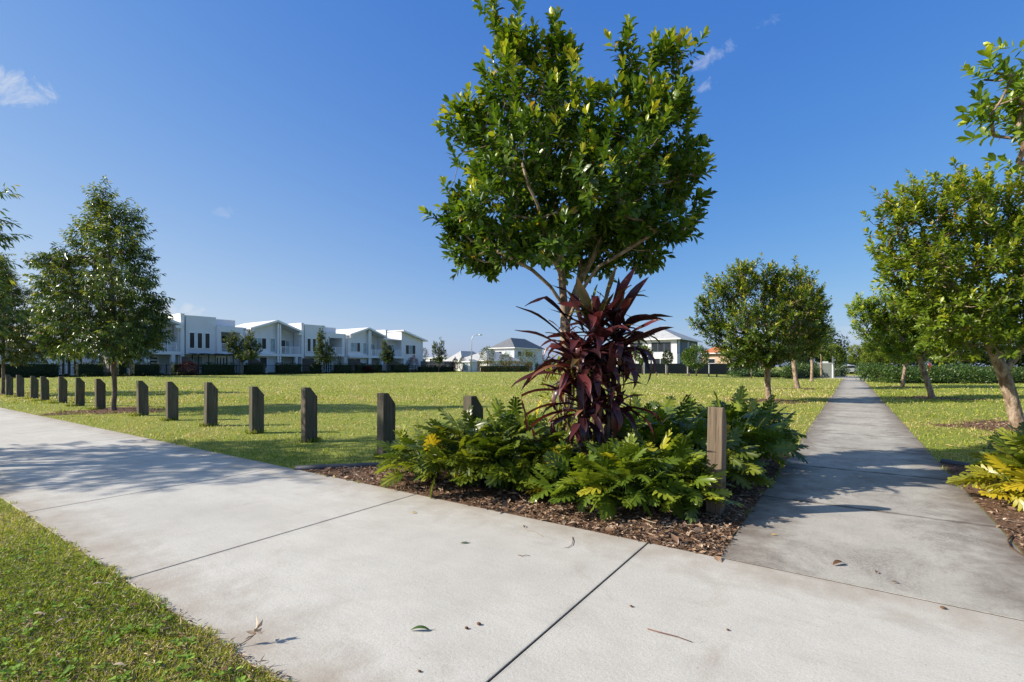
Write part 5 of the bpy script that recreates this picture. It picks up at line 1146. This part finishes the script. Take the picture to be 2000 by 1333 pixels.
rowhedge('shrub_bed', 1880, 2120, (41, 41), 1.15, 'continuation of the low shrub bed at the right frame edge', M['leaf_bed'], 77, .17, 4.0, 11000)
rowhedge('dark_shrub', 1690, 1722, (62, 58), 1.75, 'dark rounded shrub beside the far end of the long path', M['leaf_bed'], 78, .2, 2.6, 3200)
# distant tree belt that reads as one mass
rg = np.random.default_rng(9); parts = []
P = []; 
for (u0, u1, Y, h, cnt) in [(1440, 1640, 120, 9, 26), (1720, 2150, 95, 7.5, 40), (1040, 1240, 170, 7, 16), (690, 960, 230, 6, 22), (1640, 1700, 210, 6, 10), (-200, 90, 95, 5, 14)]:
    for i in range(cnt):
        u = rg.uniform(u0, u1); YY = Y * rg.uniform(.95, 1.1); a, b = cam(u, YY); hh = h * rg.uniform(.6, 1.0); r = hh * .38; nn = 420
        d = unit(rg.normal(0, 1, (nn, 3))) * (rg.random((nn, 1)) ** .33) * (1 + .25 * np.sin(d_ := rg.uniform(0, 6)))
        P.append(np.stack([a + d[:, 0] * r, b + d[:, 1] * r, hh * .58 + d[:, 2] * hh * .42], -1))
P = np.concatenate(P); n = len(P)
o = leaf_mesh('distant_trees', P, rg.normal(0, 1, (n, 3)) + np.array((0, 0, .4)), rg.normal(0, .7, (n, 3)) + np.array((0, 0, 1)), rg.uniform(.35, .8, n), rg.uniform(.2, .4, n), rg.random(n) * .75, M['leaf_dark'], None, 'low'); tag(o, kind='stuff')

# ------------------------------------------------------------------ street furniture, car
a, b = cam(921, 84.); root = thing('street_lamp', (a, b, tz(a, b)), 'tall thin galvanised street lamp with curved arm beyond the field', 'street lamp')
H = zz(653, 84.) - tz(a, b); rd = unit(np.array((CS, SN, 0)))
pts = [(0, 0, 0), (0, 0, H - 1.0)] + [tuple(rd * (1.0 - cos(t)) * .9 + np.array((0, 0, H - 1.0 + sin(t) * .85))) for t in np.linspace(.2, pi / 2, 7)] + [tuple(rd * 1.3 + np.array((0, 0, H - .12)))]
m = MB(); m.tube(pts, [.10, .065] + [.05] * 7 + [.04], 8); m.build('pole', M['galv'], root, smooth=True)
m = MB(); m.tube([tuple(rd * 1.2 + np.array((0, 0, H - .13))), tuple(rd * 1.5 + np.array((0, 0, H - .12))), tuple(rd * 1.85 + np.array((0, 0, H - .16)))], [.07, .13, .05], 8); m.build('lamp_head', M['galv'], root, smooth=True)
m = MB(); m.box(-.16, .16, -.16, .16, 0, .05); m.box(-.1, .1, -.1, .1, 2.6, 3.0); m.build('base_plate', M['galv'], root)
a, b = cam(1613, 59.5); root = thing('utility_cabinet', (a, b, -.02), 'grey green ribbed cabinet at the far end of the long path', 'utility cabinet', None, YAW * 0)
m = MB()
m.box(-.85, .85, -.35, .35, 0, 1.72); m.build('body', M['cabinet'], root)
m = MB()
for q in range(17): m.box(-.80 + q * .1, -.755 + q * .1, -.375, -.352, .08, 1.66)
m.build('ribs', M['cabinet'], root)
m = MB(); m.box(-.9, .9, -.40, .40, 1.722, 1.79); m.box(-.35, .25, -.1, .3, 1.792, 1.98); m.build('cap', M['galv'], root)
a, b = cam(1626, 58.0); root = thing('sign_post', (a, b, -.02), 'slim white post with small side bracket beside the grey green cabinet', 'post')
m = MB(); m.box(-.055, .055, -.055, .055, 0, zz(696, 58)); m.build('pole', M['white_trim'], root)
m = MB(); m.box(.057, .34, -.10, .10, zz(705, 58), zz(703, 58) + .08); m.build('bracket', M['galv'], root)
a, b = cam(1816, 40.0); m = MB(); m.box(-.04, .04, -.02, .02, 0, 1.42); m.box(-.07, .07, -.021, .021, 1.34, 1.62); o = m.build('marker_sign', M['red'], bevel=.01); o.location = (a, b, 0); tag(o, 'small red marker showing above the shrub bed right of the long path', 'marker')
# car seen three-quarter from the front
a, b = cam(1650, 88.); root = thing('parked_car', (a, b, -.018), 'silver car parked beyond the far road at the end of the long path', 'car', None, R(200))
prof = [(-2.2, .35), (2.2, .35), (2.25, .75), (2.0, .95), (1.15, 1.05), (.45, 1.55), (-1.2, 1.58), (-1.95, 1.1), (-2.25, 1.0)]
m = MB(); m.prism(prof, 'y', -.88, .88); m.build('body', M['carpaint'], root, bevel=.08)
for s in (-1, 1):
    m = MB(); m.prism([(1.0, 1.06), (.42, 1.48), (-1.15, 1.50), (-1.7, 1.1)], 'y', s * .882, s * .895) if s > 0 else m.prism([(1.0, 1.06), (.42, 1.48), (-1.15, 1.50), (-1.7, 1.1)], 'y', -.895, -.882); m.build('side_window', M['glass'], root)
    for x in (-1.4, 1.4):
        m = MB(); m.tube([(x, s * .70, .33), (x, s * .92, .33)], .33, 18); w = m.build('wheel', M['rubber'], root)
        m = MB(); m.tube([(x, s * .921, .33), (x, s * .93, .33)], .2, 12); m.build('rim', M['galv'], w)
    m = MB(); m.box(2.235, 2.27, s * .62 - .17, s * .62 + .17, .68, .86); m.build('headlight', M['lamp'], root)
m = MB(); m.add([(1.13, -.76, 1.09), (1.13, .76, 1.09), (.50, .66, 1.53), (.50, -.66, 1.53)], [(0, 1, 2, 3)]); m.add([(1.16, -.76, 1.09), (1.16, .76, 1.09), (.53, .66, 1.53), (.53, -.66, 1.53)], [(0, 1, 2, 3)]); m.build('windscreen', M['glass'], root)
m = MB(); m.box(2.24, 2.28, -.4, .4, .45, .66); m.build('grille', M['black'], root)
Y = 112; k = cam(1678, Y); r = hip_house('detached_house', k, 6.0, 8, zz(717, Y), zz(709, Y), 'low white building beyond the far road at the end of the long path', 'white_render', 'roof_white', .3)
window(r, 0, -4.6, -3.0, .3, 1.0, 'glass', side='y', panes=2); window(r, 0, -2.2, -.6, .3, 1.0, 'glass', side='y', panes=2)

# ------------------------------------------------------------------ litter on the concrete
def litter_leaf(u, v, L, W, az, mat, label, curl=.35, name='fallen_leaf', z=.004):
    a, b = gp(u, v); V = []; Fq = []; n = 8
    for i in range(n + 1):
        t = i / n; w = W * .5 * sin(pi * min(1, t * .92 + .05)) ** .8; x = (t - .5) * L; zc = curl * L * (.25 - (t - .5) ** 2)
        V += [(x, -w, zc + .25 * w), (x, 0, zc), (x, w, zc + .6 * w)]
    for i in range(n): q = i * 3; Fq += [(q, q + 3, q + 4, q + 1), (q + 1, q + 4, q + 5, q + 2)]
    m = MB(); m.add(V, Fq); m.tube([(L * .5 - .002, 0, .001), (L * .62, .004, .001), (L * .72, .01, .002)], .0012, 4)
    o = m.build(name, mat, smooth=True); o.location = (a, b, z); o.rotation_euler = (0, 0, az); tag(o, label, 'leaf' if name == 'fallen_leaf' else name.replace('_', ' ')); return o
def litter_twig(pts, r, mat, label):
    m = MB(); P = [gp(u, v) for u, v in pts]; c = P[0]; n = len(P)
    m.tube([(p[0] - c[0], p[1] - c[1], r + .004 * sin(i * 2.1) ** 2) for i, p in enumerate(P)], [r * (1 - .5 * i / n) for i in range(n)], 6)
    o = m.build('fallen_twig', mat, smooth=True); o.location = (c[0], c[1], .001); tag(o, label, 'twig')
def litter_pod(u, v, r, label, mat=None):
    a, b = gp(u, v); m = MB(); rg = np.random.default_rng(int(u)); nu, nv = 8, 5; V = [(0, 0, 0)]
    for j in range(1, nv):
        for i in range(nu):
            t = pi * j / nv; p = 2 * pi * i / nu; q = r * (1 + rg.normal(0, .15)); V.append((q * 1.3 * sin(t) * cos(p), q * sin(t) * sin(p), r * .7 - r * .7 * cos(t)))
    V.append((0, 0, r * 1.5)); Fc = []
    for i in range(nu): Fc.append((0, 1 + (i + 1) % nu, 1 + i)); Fc.append((len(V) - 1, 1 + (nv - 2) * nu + i, 1 + (nv - 2) * nu + (i + 1) % nu))
    for j in range(nv - 2):
        for i in range(nu): Fc.append((1 + j * nu + i, 1 + j * nu + (i + 1) % nu, 1 + (j + 1) * nu + (i + 1) % nu, 1 + (j + 1) * nu + i))
    m.add(V, Fc); m.tube([(r, 0, r * .6), (r * 1.7, r * .3, r * .8)], r * .15, 4); o = m.build('seed_pod', mat or M['drybrown'], smooth=True); o.location = (a, b, .001); tag(o, label, 'seed pod')
litter_leaf(821, 1233, .10, .022, YAW, M['greenleaf'], 'curled dark green fallen leaf lying alone low in the middle of the concrete', .55)
litter_leaf(908, 1062, .065, .02, YAW + .2, M['greenleaf'], 'small flat green fallen leaf on the concrete below the mulch', .1)
litter_leaf(809, 1003, .045, .02, 1.2, M['yellowleaf'], 'tiny yellow fallen leaf on the concrete near the joint and mulch', .4)
litter_leaf(1512, 1046, .04, .015, .4, M['yellowleaf'], 'tiny orange fallen leaf on the long path near its corner', .3)
litter_leaf(1638, 1103, .10, .035, .9, M['drybrown'], 'brown shrivelled leaf on the long path', .5)
litter_leaf(1024, 1030, .05, .02, 2.2, M['drybrown'], 'brown curled leaf bit at the mulch edge of the concrete', .5)
litter_leaf(1712, 1127 - 8, .035, .016, 1.5, M['drybrown'], 'little brown leaf fragment on the long path, right of the shrivelled one', .5)
litter_leaf(1748, 1139, .03, .014, .2, M['drybrown'], 'little brown leaf fragment nearest the cross path on the long path', .5)
litter_twig([(1265, 1230), (1290, 1238), (1322, 1246), (1352, 1256)], .0028, M['twig'], 'straight reddish brown twig right of the long joint')
litter_twig([(1118, 1050), (1119, 1058), (1117, 1066), (1109, 1071), (1102, 1071)], .0025, M['twig'], 'hook-shaped brown twig below the mulch edge')
litter_twig([(1012, 1085), (1020, 1088), (1028, 1086), (1035, 1087)], .0022, M['drybrown'], 'short dark twig below the mulch, left of the hook-shaped one')
litter_twig([(1060, 1043 + 6), (1045, 1040), (1030, 1037), (1020, 1030)], .0018, M['drypale'], 'thin pale stem close to the mulch edge')
litter_twig([(1978, 1048), (1968, 1058), (1972, 1070), (1990, 1082), (2006, 1090)], .006, M['drybrown'], 'curled dark stem lying over the right edge of the long path')
litter_pod(911, 1229, .008, 'seed pod nearer the curled green leaf, left one of a close pair')
litter_pod(935, 1221, .009, 'seed pod farther from the curled green leaf, right one of a close pair')
litter_pod(1842, 1190, .010, 'reddish brown seed pod beside the seam between the two paths')
litter_pod(819, 1313, .006, 'small grey seed pod at the bottom of the concrete, below the curled leaf')
litter_pod(1233, 1186, .007, 'tiny dark seed pod just right of the long joint')
litter_pod(1421, 1232, .006, 'tiny dark seed pod right of the reddish twig')
# dry leaf sprig at the edge of the grass
a, b = gp(470, 1262); root = thing('dry_sprig', (a, b, .002), 'dried pale leaf sprig casting a shadow at the grass edge of the cross path', 'dry sprig')
m = MB(); m.tube([(0, -.03, .004), (.01, .0, .012), (.03, .03, .03), (.045, .05, .05)], .0022, 5); m.build('stalk', M['drybrown'], root)
rg = np.random.default_rng(2); n = 9
leaf_mesh('leaves', np.array((.045, .05, .05)) + rg.normal(0, .008, (n, 3)), rg.normal(0, .7, (n, 3)) + np.array((.1, .5, .5)), rg.normal(0, 1, (n, 3)), rg.uniform(.03, .06, n), rg.uniform(.02, .035, n), rg.uniform(.8, 1, n), M['chips'], root, 'mid')
# dead leaves lying in the near grass
rg = np.random.default_rng(12)
for i, (u, v, lab) in enumerate([(75, 1210, 'pinkish curled bark strip in the near grass'), (60, 1235, 'tan dead leaf in the near grass at the left edge'), (232, 1312, 'pink grey crumpled leaf low in the near grass'), (440, 1322, 'orange brown dead leaf at the bottom of the near grass'), (190, 1150, 'pale thin dead leaf in the middle of the near grass'), (262, 1192, 'pale dead leaf near the concrete edge in the grass'), (120, 1222, 'brown dead leaf beside the curled bark strip')]):
    litter_leaf(u, v, .055, .016, rg.uniform(0, 3), M['drypale'] if i % 2 == 0 else M['drybrown'], lab, .4, z=.028)

# ------------------------------------------------------------------ light, sky, camera
EL = R(30); sd = np.array((-1.0, -.13)); dirs = np.array((CS * sd[0] - SN * sd[1], SN * sd[0] + CS * sd[1])); dirs /= np.linalg.norm(dirs)
az = math.atan2(dirs[0], dirs[1])
sun = bpy.data.lights.new('sun', 'SUN'); sun.energy = 5.0; sun.angle = R(.55); sun.color = (1, .91, .77)
so = bpy.data.objects.new('sun', sun); C.objects.link(so)
from mathutils import Vector
tod = Vector((dirs[0] * cos(EL), dirs[1] * cos(EL), sin(EL))); so.rotation_euler = (-tod).to_track_quat('-Z', 'Y').to_euler()
w = bpy.data.worlds.new('World'); bpy.context.scene.world = w; w.use_nodes = True; nt = w.node_tree
for n_ in list(nt.nodes): nt.nodes.remove(n_)
sky = N(nt, 'ShaderNodeTexSky', sky_type='NISHITA', sun_disc=False); sky.sun_elevation = EL; sky.sun_rotation = az
sky.altitude = 0; sky.air_density = 1.0; sky.dust_density = .9; sky.ozone_density = 2.6
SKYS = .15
# small wisps of cloud placed by direction
tc = N(nt, 'ShaderNodeTexCoord').outputs['Generated']
nrm = N(nt, 'ShaderNodeVectorMath', operation='NORMALIZE'); nt.links.new(tc, nrm.inputs[0])
cn = noise(nt, 22, 8, .68, nrm.outputs[0], .8)
mask = None
for (u, v, ru, rv, s) in [(24, 172, 50, 26, 1.0), (1385, 112, 48, 16, .5), (1376, 168, 22, 14, .5), (1505, 44, 26, 14, .3), (447, 415, 26, 12, .3), (330, 610, 60, 22, .7), (230, 590, 60, 30, .5), (1660, 665, 60, 30, .35), (1690, 690, 90, 16, .3), (30, 600, 90, 40, .4)]:
    d = np.array((*cam(u, 1.0), (HV - v) / F)); d /= np.linalg.norm(d); right = np.array((-0, 0, 0.)) ; right = np.cross(d, (0, 0, 1.)); right /= np.linalg.norm(right); upv = np.cross(right, d)
    tilt = .25; r2 = right * cos(tilt) + upv * sin(tilt); u2 = upv * cos(tilt) - right * sin(tilt)
    acc = None
    for vec, rad in ((r2, ru / F), (u2, rv / F)):
        dp = N(nt, 'ShaderNodeVectorMath', operation='DOT_PRODUCT'); nt.links.new(nrm.outputs[0], dp.inputs[0]); dp.inputs[1].default_value = tuple(vec / rad)
        sq = N(nt, 'ShaderNodeMath', operation='POWER'); ab = N(nt, 'ShaderNodeMath', operation='ABSOLUTE'); nt.links.new(dp.outputs['Value'], ab.inputs[0]); nt.links.new(ab.outputs[0], sq.inputs[0]); sq.inputs[1].default_value = 2
        if acc is None: acc = sq.outputs[0]
        else: ad = N(nt, 'ShaderNodeMath', operation='ADD'); nt.links.new(acc, ad.inputs[0]); nt.links.new(sq.outputs[0], ad.inputs[1]); acc = ad.outputs[0]
    front = N(nt, 'ShaderNodeVectorMath', operation='DOT_PRODUCT'); nt.links.new(nrm.outputs[0], front.inputs[0]); front.inputs[1].default_value = tuple(d)
    a1 = N(nt, 'ShaderNodeMath', operation='MULTIPLY_ADD'); nt.links.new(cn, a1.inputs[0]); a1.inputs[1].default_value = 4.2; 
    sub = N(nt, 'ShaderNodeMath', operation='MULTIPLY_ADD'); nt.links.new(acc, sub.inputs[0]); sub.inputs[1].default_value = -1.0; sub.inputs[2].default_value = -1.2 if u == 24 else -1.55
    nt.links.new(sub.outputs[0], a1.inputs[2])
    mr = mrange(nt, a1.outputs[0], 0, 1.4, 0, s)
    fr = N(nt, 'ShaderNodeMath', operation='GREATER_THAN'); nt.links.new(front.outputs['Value'], fr.inputs[0]); fr.inputs[1].default_value = .5
    mu = N(nt, 'ShaderNodeMath', operation='MULTIPLY'); nt.links.new(mr, mu.inputs[0]); nt.links.new(fr.outputs[0], mu.inputs[1])
    if mask is None: mask = mu.outputs[0]
    else: mxn = N(nt, 'ShaderNodeMath', operation='MAXIMUM'); nt.links.new(mask, mxn.inputs[0]); nt.links.new(mu.outputs[0], mxn.inputs[1]); mask = mxn.outputs[0]
hsv = N(nt, 'ShaderNodeHueSaturation'); hsv.inputs['Saturation'].default_value = 1.22; nt.links.new(sky.outputs[0], hsv.inputs['Color'])
# the photograph's camera response compresses the bright horizon: one power per channel
sep = N(nt, 'ShaderNodeSeparateColor'); nt.links.new(hsv.outputs[0], sep.inputs[0]); cmb = N(nt, 'ShaderNodeCombineColor'); K = .12 * 2 ** .62
for ch, pw_, am in (('Red', .86, .54), ('Green', .67, .585), ('Blue', .32, .79)):
    m1 = N(nt, 'ShaderNodeMath', operation='MULTIPLY'); nt.links.new(sep.outputs[ch], m1.inputs[0]); m1.inputs[1].default_value = K
    m2 = N(nt, 'ShaderNodeMath', operation='POWER'); nt.links.new(m1.outputs[0], m2.inputs[0]); m2.inputs[1].default_value = pw_
    m3 = N(nt, 'ShaderNodeMath', operation='MULTIPLY'); nt.links.new(m2.outputs[0], m3.inputs[0]); m3.inputs[1].default_value = am / (SKYS * 2 ** .62); nt.links.new(m3.outputs[0], cmb.inputs[ch])
spz = N(nt, 'ShaderNodeSeparateXYZ'); nt.links.new(nrm.outputs[0], spz.inputs[0])
ldot = N(nt, 'ShaderNodeVectorMath', operation='DOT_PRODUCT'); nt.links.new(nrm.outputs[0], ldot.inputs[0]); ldot.inputs[1].default_value = tuple(tod)
om = N(nt, 'ShaderNodeMath', operation='SUBTRACT'); om.inputs[0].default_value = 1; om.use_clamp = True; nt.links.new(spz.outputs['Z'], om.inputs[1])
o3 = N(nt, 'ShaderNodeMath', operation='POWER'); nt.links.new(om.outputs[0], o3.inputs[0]); o3.inputs[1].default_value = 4
hz_ = N(nt, 'ShaderNodeMath', operation='MULTIPLY'); nt.links.new(mrange(nt, ldot.outputs['Value'], -.2, 1.0, 0, .86), hz_.inputs[0]); nt.links.new(o3.outputs[0], hz_.inputs[1])
hazed = mixc(nt, hz_.outputs[0], cmb.outputs[0], (3.25, 3.47, 3.77))
high = mixc(nt, mrange(nt, spz.outputs['Z'], .62, .80, 0, 1), hazed, mixc(nt, 1.0, sky.outputs[0], (1.15, 1.08, .90), 'MULTIPLY'))  # sky above the frame warmed and brightened, added fill for the shadows
col = mixc(nt, mask, high, (3.5, 3.6, 3.75))
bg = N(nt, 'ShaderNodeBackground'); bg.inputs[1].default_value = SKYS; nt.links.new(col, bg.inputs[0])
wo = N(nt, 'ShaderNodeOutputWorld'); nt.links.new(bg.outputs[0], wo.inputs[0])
cd = bpy.data.cameras.new('camera'); co = bpy.data.objects.new('camera', cd); C.objects.link(co)
co.location = (0, 0, EYE); co.rotation_euler = (R(90), 0, YAW); cd.sensor_width = 36; cd.lens = F / 2000 * 36; cd.shift_y = (HV - 666.5) / 2000; cd.clip_end = 5000; cd.clip_start = .05
bpy.context.scene.camera = co
sc = bpy.context.scene; sc.view_settings.view_transform = 'Standard'; sc.view_settings.look = 'None'; sc.view_settings.exposure = 0.62; sc.view_settings.gamma = 1
sc.cycles.max_bounces = 6; sc.cycles.transparent_max_bounces = 4
